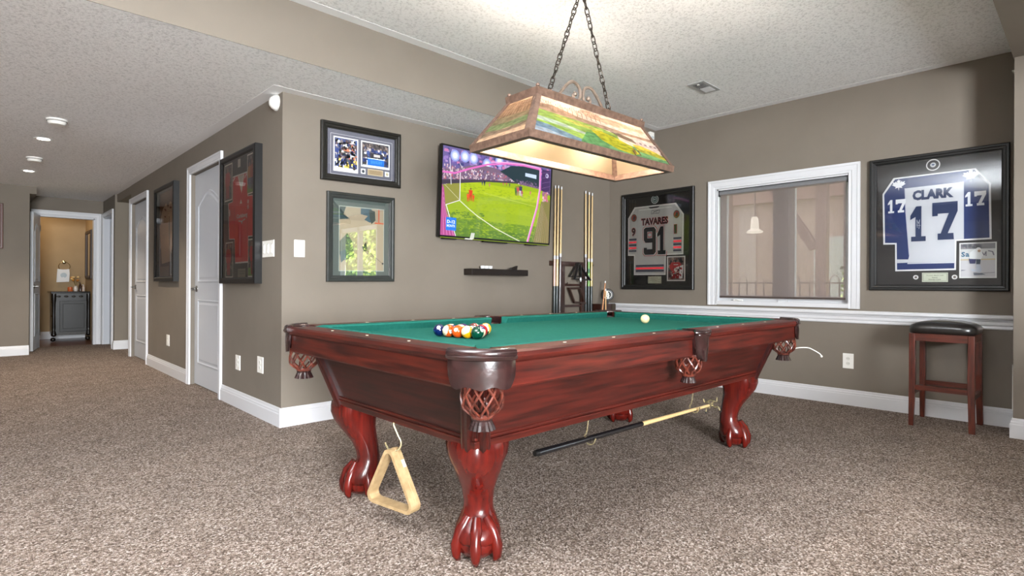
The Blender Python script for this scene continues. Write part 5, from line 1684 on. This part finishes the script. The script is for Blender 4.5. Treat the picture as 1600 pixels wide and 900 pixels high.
# corner shelf with short cues and a round crested cap
t = thing('corner_shelf', 'small dark wood shelf box fitted into the far corner over the chair rail', 'shelf', (5.12, 3.80, .70))
MB().box(4.93, XB-.052, 3.74, YA, .705, .722).box(4.93, XB-.052, 3.74, 3.752, .722, .782).box(4.93, 4.942, 3.752, YA, .722, .782).build('shelf_tray', CRK, t)
MB().box(5.13, XB-.052, 3.733, 3.7395, .712, .776).build('front_panel', flat((62, 52, 38), .5), t)
for k, (x0, x1, zt, cl) in enumerate(((4.945, 4.985, 1.01, (196, 130, 76)), (5.00, 4.995, .925, (206, 160, 100)))):
    c = thing('short_cue', ('longer thin wooden stick with white tip leaning on the corner shelf', 'shorter pale wooden stick standing beside the leaning one on the corner shelf')[k], 'short cue', (x0, 3.725, .50), 0)
    a, b_ = Vector((x0-.05*(k == 0), 3.722, .44)), Vector((x1, 3.722, zt))
    MB().tube([a, b_], [.011, .006], 10).build('stick', flat(cl, .35, coat=.3), c, smooth=True)
    MB().tube([b_, b_+(b_-a).normalized()*.022], [.0065, .0055], 10).build('tip', flat((232, 232, 232), .4), c, smooth=True)
    MB().tube([a-Vector((0, 0, .44)), a], [.012, .011], 10).build('handle', flat((60, 36, 26), .35), c, smooth=True)
t = thing('crested_disc', 'round black disc with a white crest standing on the corner shelf', 'ornament', (5.12, 3.79, .7225))
cn = Vector((5.115, 3.785, .880)); nn = Vector((-.81, -.58, 0)).normalized(); uu = Vector((.58, -.81, 0)).normalized()
MB().lathe([(0, -.022), (.060, -.020), (.068, -.008), (.068, .006), (.062, .014), (0, .016)], cn, 26, nn).build('disc', flat((22, 20, 20), .35, coat=.3), t, smooth=True)
MB().lathe([(.022, .7225-.880), (.026, .732-.880), (.012, .745-.880), (.010, .815-.880)], cn, 14).build('stand', BLACK, t, smooth=True)
pc = Pic(cn+nn*.0165, uu, Z3, nn)
pc.disc(0, 0, .046, (216, 216, 210), 24); pc.disc(0, 0, .040, (26, 24, 24), 24)
pc.text('B', -.020, -.026, .022, .026, (222, 222, 214), .05)
pc.disc(-.006, .034, .012, (222, 222, 214), 12); pc.disc(.006, -.034, .012, (222, 222, 214), 12)
pc.part('crest', t)

# =================================================================== BAR STOOL
t = thing('bar_stool', 'reddish brown wooden bar stool with domed black leather seat near the right edge', 'bar stool', (5.02, .74, 0))
SW = noisy('stool_wood', (64, 24, 13), (96, 38, 22), 5, .35, stretch=(14, 14, 1.5), coat=.35)
SWH = noisy('stool_wood_rail', (64, 24, 13), (96, 38, 22), 5, .35, stretch=(14, 1.5, 14), coat=.35)
X0, X1, Y0, Y1 = 4.815, 5.195, .560, .925
LT = .035
for (x, y, sx, sy) in ((X0, Y0, 1, 1), (X0, Y1, 1, -1), (X1, Y0, -1, 1), (X1, Y1, -1, -1)):
    b_ = [(x-sx*.010, y-sy*.006*(sy > 0)), (x-sx*.010+sx*LT*.85, y-sy*.006*(sy > 0)), (x-sx*.010+sx*LT*.85, y+sy*LT*.85), (x-sx*.010, y+sy*LT*.85)]
    t_ = [(x, y), (x+sx*LT, y), (x+sx*LT, y+sy*LT), (x, y+sy*LT)]
    m_ = [(x-sx*.001, y), (x+sx*(LT+.002), y), (x+sx*(LT+.002), y+sy*(LT+.004)), (x-sx*.001, y+sy*(LT+.004))]
    MB().rings([[(*p, 0) for p in b_], [(*p, .36) for p in m_], [(*p, .655) for p in t_]]).build('leg', SW, t, bevel=.003)
MB().box(X0+.004, X0+.024, Y0+LT, Y1-LT, .603, .655).build('apron', SWH, t)
MB().box(X1-.024, X1-.004, Y0+LT, Y1-LT, .603, .655).build('apron', SWH, t)
for y in (Y0+.004, Y1-.024):
    MB().box(X0+LT, X1-LT, y, y+.02, .603, .655).build('apron', SW, t)
MB().box(X0+.003, X0+.023, Y0+LT, Y1-LT, .255, .290).build('stretcher', SWH, t)
MB().box(X1-.023, X1-.003, Y0+LT, Y1-LT, .250, .285).build('stretcher', SWH, t)
for y in (Y0+.006, Y1-.024):
    MB().box(X0+LT, X1-LT, y, y+.018, .215, .25).build('stretcher', SW, t)
SEATL = noisy('black_leather', (22, 20, 19), (32, 28, 26), 40, .3, bump=.12, bscale=220, dist=.001, coat=.4)
rr = []
cx_, cy_ = (X0+X1)/2, (Y0+Y1)/2
for (z, gx, gy, dome) in ((.655, -.006, -.006, 0), (.660, .004, .004, 0), (.675, .010, .010, 0), (.700, .009, .009, 0), (.712, .000, .000, .0), (.718, -.03, -.03, .006), (.718, -.08, -.08, .012), (.718, -.13, -.13, .015)):
    ring = []
    hx, hy = (X1-X0)/2+gx, (Y1-Y0)/2+gy
    for j in range(40):
        a = 2*PI*(j+.5)/40
        c, s = math.cos(a), math.sin(a); p = 7
        k = (abs(c)**p+abs(s)**p)**(-1/p)
        xx, yy = hx*k*c, hy*k*s
        zz = z+dome+(.016*(1-(yy/.19)**2) if z > .70 else 0)
        ring.append((cx_+xx, cy_+yy, zz))
    rr.append(ring)
MB().rings(rr).build('seat', SEATL, t, smooth=True, auto=60)

# =================================================================== THINGS HANGING UNDER THE TABLE
GOLD = flat((214, 200, 160), .25, metal=.8)


def hook(label, x, y, ztop, zlow, r, ax=(1, 0)):
    """open wire hook screwed into the table underside; opens along ax"""
    ax = Vector((ax[0], ax[1], 0)).normalized()
    pts = [Vector((x, y, ztop)), Vector((x, y, ztop-.012)), Vector((x, y, zlow+r*2.3))-ax*r*.55, Vector((x, y, zlow+r*1.5))-ax*r*.95]
    for i in range(10):
        a = R(180+165*i/9)
        pts.append(Vector((x, y, zlow+r))+ax*(r*math.cos(a))+Vector((0, 0, r*math.sin(a))))
    pts.append(pts[-1]+Vector((0, 0, r*.5))+ax*r*.22)
    o = MB().tube(smooth_path(pts, 3), .0038, 6).build('wire_hook', GOLD, None, smooth=True, origin=(x, y, ztop))
    return tag(o, label, 'hook', 'wire hooks under the pool table')


# wooden triangle
A, Bc, Cc = Vector((1.208, 1.9456, .3531)), Vector((1.1934, 2.0983, .0921)), Vector((1.2411, 1.8040, .0921))
ctr = (A+Bc+Cc)/3
ex = (Cc-Bc).normalized(); ez = (A-(Bc+Cc)/2).normalized(); en = ex.cross(ez).normalized()
def rt_tri(r, rad, n=6):
    pts = []
    for k, a in enumerate((90, 210, 330)):
        c = Vector((math.cos(R(a)), math.sin(R(a))))*(r-rad*2)
        for i in range(n+1):
            b_ = R(a-60+120*i/n)
            pts.append(c+Vector((math.cos(b_), math.sin(b_)))*rad)
    return pts
TRW = noisy('pale_triangle_wood', (150, 124, 88), (172, 146, 108), 4, .4, stretch=(8, 8, 8), coat=.2)
outr, inr = rt_tri(.178, .030), rt_tri(.152, .020)
hd = .024
rr = []
for (po, pi_) in zip(outr, inr):
    def W3(p, d): return ctr+ex*p.x+ez*p.y+en*d
    q = po+(pi_-po)*.12
    rr.append([W3(po, -hd), W3(po, -hd*.25), W3(q, -hd*.2), W3(q, hd*.2), W3(po, hd*.25), W3(po, hd), W3(pi_, hd), W3(pi_, -hd)])
to = thing('wooden_triangle', 'pale wooden ball triangle hanging under the near short end of the table', 'ball rack', tuple(ctr))
MB().rings(rr, closed=True).build('triangle_frame', TRW, to)
lo = outr[len(outr)-3]; hi_ = outr[0]
pA = Vector((.058, .062)); dd = (Vector((.155, -.075))-pA).normalized()
dd = Vector((.5, -.866)); nrm2 = Vector((.866, .5))
p0 = nrm2*.0905+Vector((-.5, .866))*.082
q = [ctr+ex*(p0.x+dd.x*a)+ez*(p0.y+dd.y*a)+en*b_*1.0+(ex*nrm2.x+ez*nrm2.y)*.0 for a, b_ in ((0, -.015), (.030, -.015), (.030, .005), (0, .005))]
# sticker on the outer edge of the right-hand side
apo = .178-.06+.030
p0 = nrm2*(apo*.5+.0155)
stk = [ctr+(ex*nrm2.x+ez*nrm2.y)*(.0895)+(ex*(-dd.x)+ez*(-dd.y))*a+en*b_ for a, b_ in ((.070, -.021), (.040, -.021), (.040, -.007), (.070, -.007))]
MB().add(stk, [(0, 1, 2, 3)]).build('paper_sticker', flat((240, 240, 236), .5), to, fix=False)
hook('brass wire hook holding the pale wooden triangle', 1.208, 1.935, .4325, .316, .029, (-.72, .69))

# bridge stick
t = thing('bridge_stick', 'two-tone bridge stick with black handle hanging in hooks under the table', 'bridge stick', (2.5, 1.66, .25))
def bs(x): return Vector((x, 1.672-.03*(x-1.75)/1.6, .25+.005*math.sin(x)))
MB().tube([bs(1.765), bs(2.545)], [.0155, .0125], 12).build('handle', flat((24, 22, 24), .2, coat=.6), t, smooth=True)
MB().tube([bs(1.745), bs(1.765)], [.012, .0165], 12).build('bumper', BLACK, t, smooth=True)
MB().tube([bs(2.545), bs(3.25)], [.0125, .0085], 12).build('shaft', SHAFT, t, smooth=True)
hb = MB()
h0 = bs(3.25)
hb.tube([h0, h0+Vector((.05, 0, 0))], .0095, 8)
hc = h0+Vector((.04, 0, 0))
up_ = Vector((0, .25, 1)).normalized(); sd_ = Vector((0, 1, -.25)).normalized()
for s_ in (-1, 1):
    for q_ in (-1, 1):
        hb.tube(smooth_path([hc, hc+up_*(.018*q_)+sd_*(.020*s_), hc+up_*(.016*q_)+sd_*(.038*s_), hc+up_*(.040*q_)+sd_*(.046*s_)], 3), .0055, 8)
hb.tube([hc-sd_*.03+up_*.018, hc+up_*.030, hc+sd_*.03+up_*.018], .005, 8)
hb.build('bridge_head', GOLD, t, smooth=True)
for s_ in (-1, 1):
    e = hc-up_*.044+sd_*(.047*s_)
    MB().ball(e, .007, 10, 6).build('rubber_tip', BLACK, t, smooth=True)
hook('brass wire hook carrying the black handle of the bridge stick', 2.115, 1.665, .4445, .2255, .028, (.1, -1))
hook('brass wire hook carrying the pale shaft of the bridge stick', 3.085, 1.648, .4445, .2305, .028, (.1, -1))

# white string poking out of the right corner pocket
cdp = smooth_path([(3.62, 1.300, .592), (3.70, 1.285, .600), (3.755, 1.245, .600), (3.775, 1.215, .585), (3.785, 1.185, .565), (3.787, 1.178, .552)], 6)
tag(MB().tube(cdp, .0032, 6).ball((3.787, 1.176, .550), .007, 8, 6).build('white_string', flat((226, 222, 214), .6), None, smooth=True, origin=(3.62, 1.3, .592)), 'stiff white string poking out of the right corner pocket net', 'string')

# =================================================================== POWDER ROOM
DV = noisy('dark_vanity_wood', (13, 10, 8), (20, 15, 12), 6, .35, stretch=(1, 1, 6), coat=.2)
t = thing('vanity_cabinet', 'dark carved wood vanity cabinet seen through the powder room doorway', 'cabinet', (1.19, 12.35, 0))
MB().box(.95, 1.435, 12.08, 12.66, .10, .80).build('body', DV, t)
MB().box(.915, 1.449, 12.045, 12.69, .81, .84).build('top', flat((16, 12, 10), .2, coat=.3), t, bevel=.006)
MB().box(.935, 1.44, 12.062, 12.08, .70, .81).build('frieze', DV, t)
for i in range(4):
    x = 1.02+.10*i
    MB().ball((x, 12.058, .755), .030, 10, 6, (1, .3, .55)).build('carved_rosette', flat((36, 29, 22), .35), t, smooth=True)
MB().box(1.035, 1.40, 12.068, 12.08, .16, .68).build('side_panel', flat((24, 21, 16), .4), t, bevel=.004)
MB().box(1.075, 1.37, 12.060, 12.068, .21, .63).build('raised_field', flat((21, 18, 13), .35), t, bevel=.006)
for x in (.958, 1.425):
    prof = [(.030, .10), (.030, .16), (.020, .18), (.026, .22), (.022, .45), (.026, .66), (.034, .70), (.034, .80)]
    MB().lathe(prof, (x, 12.075, 0), 14).build('turned_post', DV, t, smooth=True)
    MB().ball((x, 12.078, .115), .040, 12, 8, (1, 1, .9)).ball((x-.01, 12.06, .035), .038, 12, 8, (1, 1.1, .9)).build('foot', DV, t, smooth=True)
for z in (.66, .42):
    MB().lathe([(0, 0), (.010, 0), (.014, .014), (0, .02)], (.950, 12.2, z), 10, (-1, 0, 0)).build('knob', BRASS, t, smooth=True)
MB().box(1.0, 1.42, 12.066, 12.078, .10, .145).build('bottom_rail', flat((40, 34, 24), .4), t)
t = thing('wall_mirror', 'dark framed mirror on the right wall of the powder room above the vanity', 'mirror', (1.45, 12.1, 1.05))
mf = [(0, 0), (0, .02), (.02, .03), (.05, .024), (.055, .006), (.055, 0)]
rs_ = []
for (a, b_, su, sv) in ((0, 0, 1, 1), (.62, 0, -1, 1), (.62, .84, -1, -1), (0, .84, 1, -1)):
    rs_.append([Vector((1.449, 12.52, 1.06))+Vector((0, -1, 0))*(a+su*p[0])+Vector((0, 0, 1))*(b_+sv*p[0])+Vector((-1, 0, 0))*p[1] for p in mf])
MB().rings(rs_, closed=True).build('frame', flat((52, 36, 28), .4), t)
MB().box(1.441, 1.449, 11.94, 12.48, 1.10, 1.86).build('mirror_glass', flat((230, 230, 230), .02, metal=1.0), t)
t = thing('towel_ring', 'brass towel ring on the powder room back wall', 'towel ring', (1.14, YP, 1.35))
MB().lathe([(.032, 0), (.030, .012), (.014, .020), (.012, .05), (0, .052)], (1.145, YP, 1.352), 16, (0, -1, 0)).build('mount', BRASS, t, smooth=True)
MB().tube([(1.145+.080*math.cos(2*PI*i/24), YP-.045, 1.275+.080*math.sin(2*PI*i/24)) for i in range(24)], .005, 8, closed=True).build('ring', BRASS, t, smooth=True)
t = thing('hand_towel', 'folded white hand towel hanging from the brass ring', 'towel', (1.14, YP-.05, 1.0))
rr = []
for i in range(12):
    u = i/11
    top_ = 1.232-.010*math.sin(PI*u)
    x = 1.045+.175*u; w_ = .006*math.sin(u*9)
    rr.append([(x+.012*(u-.5)*-1, YP-.055+w_*.3, top_), (x, YP-.062+w_, 1.15), (x-.008, YP-.064+w_, .995+.01*u), (x-.008, YP-.052+w_, .995+.01*u), (x, YP-.050+w_, 1.15), (x+.012*(u-.5)*-1, YP-.046, top_)])
MB().rings(rr).build('towel_cloth', flat((226, 228, 230), .9), t, smooth=True)
MB().ball((1.135, YP-.066, 1.12), .045, 14, 8, (1, .08, 1)).build('embroidered_patch', flat((186, 200, 208), .9), t, smooth=True)
tag(MB().lathe([(.0, 0), (.034, 0), (.036, .006), (.036, .070), (.030, .074), (.030, .064), (.0, .064)], (1.185, 12.20, .8405), 18).build('candle_jar', flat((196, 96, 44), .3, coat=.3), None, smooth=True, origin=(1.185, 12.20, .8405)), 'short orange candle jar on the vanity top', 'candle')
t = thing('flower_vase', 'white vase with dried yellow flowers on the vanity top', 'vase', (1.265, 12.24, .8405))
MB().lathe([(.0, 0), (.024, 0), (.034, .030), (.030, .065), (.018, .085), (.022, .095), (.014, .09), (0, .09)], (1.265, 12.24, .8405), 18).build('vase_body', flat((220, 210, 200), .3), t, smooth=True)
rnd = random.Random(4)
for i in range(9):
    e = Vector((1.265+rnd.uniform(-.07, .05), 12.24+rnd.uniform(-.04, .04), .8405+rnd.uniform(.16, .26)))
    st = MB().tube([(1.265, 12.24, .92), ((1.265+e.x)/2, (12.24+e.y)/2, (.93+e.z)/2+.01), e], .002, 5).build('stem', flat((110, 96, 50), .7), t)
    MB().ball(e, .020, 8, 6, (1, 1, .8)).build('flower', flat(rnd.choice([(206, 150, 60), (232, 200, 140), (186, 120, 50)]), .8), st, smooth=True)
for k, (x, h_, c, lb) in enumerate(((1.325, .13, (52, 32, 28), 'dark brown soap bottle beside the vase on the vanity top'), (1.365, .11, (196, 176, 160), 'pale lotion bottle furthest right on the vanity top'), (1.335, .15, (70, 46, 40), 'taller dark bottle at the back of the vanity top'))):
    y = (12.20, 12.17, 12.33)[k]
    t = thing('soap_bottle', lb, 'bottle', (x, y, .8405))
    MB().lathe([(0, 0), (.020, 0), (.021, .01), (.021, h_*.7), (.010, h_*.8), (.009, h_*.88), (0, h_*.88)], (x, y, .8405), 16).build('bottle_body', flat(c, .25, coat=.4), t, smooth=True)
    MB().tube([(x, y, .8405+h_*.88), (x, y, .8405+h_), (x-.022, y, .8405+h_)], .005, 8).build('pump', BLACK if k != 1 else WHITE, t, smooth=True)
light('powder_room_lamp', 'POINT', (.75, 12.0, 2.15), 5.5, (1, .78, .52), shadow_soft_size=.12)

# =================================================================== OUTSIDE THE WINDOW
struct('ground_outside', MB().box(5.45, 26, -14, 18, -.3, -.05), noisy('garden_lawn', (62, 78, 40), (80, 96, 52), 6, .8))
BRK = noisy('neighbour_render', (190, 158, 146), (206, 172, 158), 2, .8)
t = thing('neighbour_house', 'pinkish rendered house wall seen blurred through the window shade', 'building', (13.5, 5, 0))
MB().box(13.2, 13.5, 1.0, 12.0, -.05, 6).build('house_wall', BRK, t)
MB().box(13.17, 13.2, 3.35, 4.25, .5, 2.05).build('white_window', flat((226, 224, 222), .5), t)
MB().box(13.0, 13.2, 1.0, 12.0, 2.9, 3.2).build('band', flat((176, 136, 124), .8), t)
MB().box(13.16, 13.2, 5.5, 5.9, -.05, 3.0).build('downpipe', flat((206, 180, 172), .6), t)
PST = flat((150, 112, 104), .7)
t = thing('pergola', 'pinkish brown timber porch posts and sloping brace seen through the right window pane', 'pergola', (8.6, 3, 0))
for y in (2.62, 4.02):
    MB().box(8.6, 8.74, y, y+.14, -.05, 2.8).build('post', PST, t)
MB().box(8.55, 8.78, 1.2, 6.2, 2.62, 2.86).build('beam', PST, t)
MB().hexa([(8.62, 2.72, 1.55), (8.72, 2.72, 1.55), (8.72, 2.84, 1.50), (8.62, 2.84, 1.50)], [(8.62, 3.40, 2.62), (8.72, 3.40, 2.62), (8.72, 3.54, 2.62), (8.62, 3.54, 2.62)]).build('brace', PST, t)
MB().hexa([(8.4, 1.2, 2.30), (11.4, 1.2, 3.3), (11.4, 3.6, 3.6), (8.4, 3.35, 2.74)], [(8.4, 1.2, 2.36), (11.4, 1.2, 3.36), (11.4, 3.6, 3.66), (8.4, 3.35, 2.80)]).build('roof_board', flat((196, 140, 128), .7), t)
IR = flat((96, 74, 72), .5)
t = thing('iron_fence', 'iron garden fence with rounded hoop tops seen through the window shade', 'fence', (7.9, 3, 0))
MB().box(7.895, 7.915, 1.7, 4.3, 1.02, 1.04).build('top_rail', IR, t)
MB().box(7.895, 7.915, 1.7, 4.3, .12, .14).build('bottom_rail', IR, t)
y = 1.78
while y < 4.25:
    MB().box(7.898, 7.912, y-.007, y+.007, -.05, 1.02).build('bar', IR, t)
    MB().box(7.898, 7.912, y+.115-.007, y+.115+.007, -.05, 1.02).build('bar', IR, t)
    MB().tube([(7.905, y+.0575-.0575*math.cos(PI*i/10), 1.03+.10*math.sin(PI*i/10)) for i in range(11)], .007, 6, cap=True).build('hoop', IR, t)
    y += .235
t = thing('lamp_reflection_glow', 'added white lantern shape seen through the left window pane', 'glow', (8.55, 3.6, 1.86))  # emissive shape added in place of a lamp reflected in the pane
MB().lathe([(.0, .0), (.10, .0), (.12, .02), (.06, .06), (.05, .22), (.03, .24), (0, .24)], (8.4, 3.53, 1.78), 16).build('glow_body', flat((255, 244, 226), .4, emit=1.3), t, smooth=True)
MB().tube([(8.4, 3.53, 2.02), (8.4, 3.53, 2.66)], .012, 8).build('glow_rod', IR, t)


def leaf_cloud(name, label, cat, boxes, n, cols, seed, size=.10):
    rnd = random.Random(seed); mb = MB(); ms = [flat(c, .6) for c in cols]
    for k in range(n):
        (cx_, cy_, cz_, rx, ry, rz_) = rnd.choice(boxes)
        while True:
            p = Vector((rnd.uniform(-1, 1), rnd.uniform(-1, 1), rnd.uniform(-1, 1)))
            if .35 < p.length < 1: break
        c = Vector((cx_+p.x*rx, cy_+p.y*ry, cz_+p.z*rz_))
        u = Vector((rnd.uniform(-1, 1), rnd.uniform(-1, 1), rnd.uniform(-1, 1))).normalized()*size*rnd.uniform(.6, 1.2)
        v = u.orthogonal().normalized()*size*.5
        mb.use(rnd.choice(ms)).add([c-u, c+v, c+u, c-v], [(0, 1, 2, 3)])
    o = thing(name, label, cat, (boxes[0][0], boxes[0][1], 0))
    fo = mb.build('foliage', None, o, fix=False); fo['kind'] = 'stuff'
    MB().tube([(boxes[0][0], boxes[0][1], -.05), (boxes[0][0], boxes[0][1], boxes[0][2])], [.10, .05], 8).build('trunk', flat((96, 78, 60), .8), o)
    return o


GRS = [(120, 150, 50), (150, 176, 70), (84, 116, 44), (176, 196, 96), (60, 90, 40)]
leaf_cloud('garden_shrub', 'green shrub at the right edge of the window view', 'shrub', [(9.2, 2.25, .9, .45, .35, 1.1)], 1200, GRS, 3, .06)
leaf_cloud('garden_tree', 'sunlit green tree reflected in the glass of the green-matted print', 'tree', [(7.7, -6.3, 1.7, .7, .75, 1.9), (8.1, -6.9, 2.8, .9, .8, 1.4), (7.4, -5.9, .8, .5, .5, 1.0)], 7000, GRS, 6, .09)

# unseen floor lamp added at left to brighten the high ceiling
t = thing('ceiling_fill_lamp', 'bowl-topped floor lamp added unseen beside the camera to brighten the ceiling', 'lamp', (-.50, .85, 0))
MB().lathe([(0, 0), (.14, 0), (.14, .015), (.03, .03), (.012, .05), (.012, 1.70)], (-.50, .85, 0), 20).build('stand', IRON, t, smooth=True)
MB().lathe([(.012, 1.70), (.06, 1.72), (.15, 1.80), (.17, 1.84), (.165, 1.84), (.14, 1.805), (.05, 1.735), (0, 1.73)], (-.50, .85, 0), 24).build('bowl', flat((230, 226, 216), .5), t, smooth=True)
light('ceiling_fill_spot', 'SPOT', (-.50, .85, 1.78), 430, (.90, .95, 1.0), shadow_soft_size=.05, spot_size=R(150), spot_blend=.5, aim=(0, 0, 1))
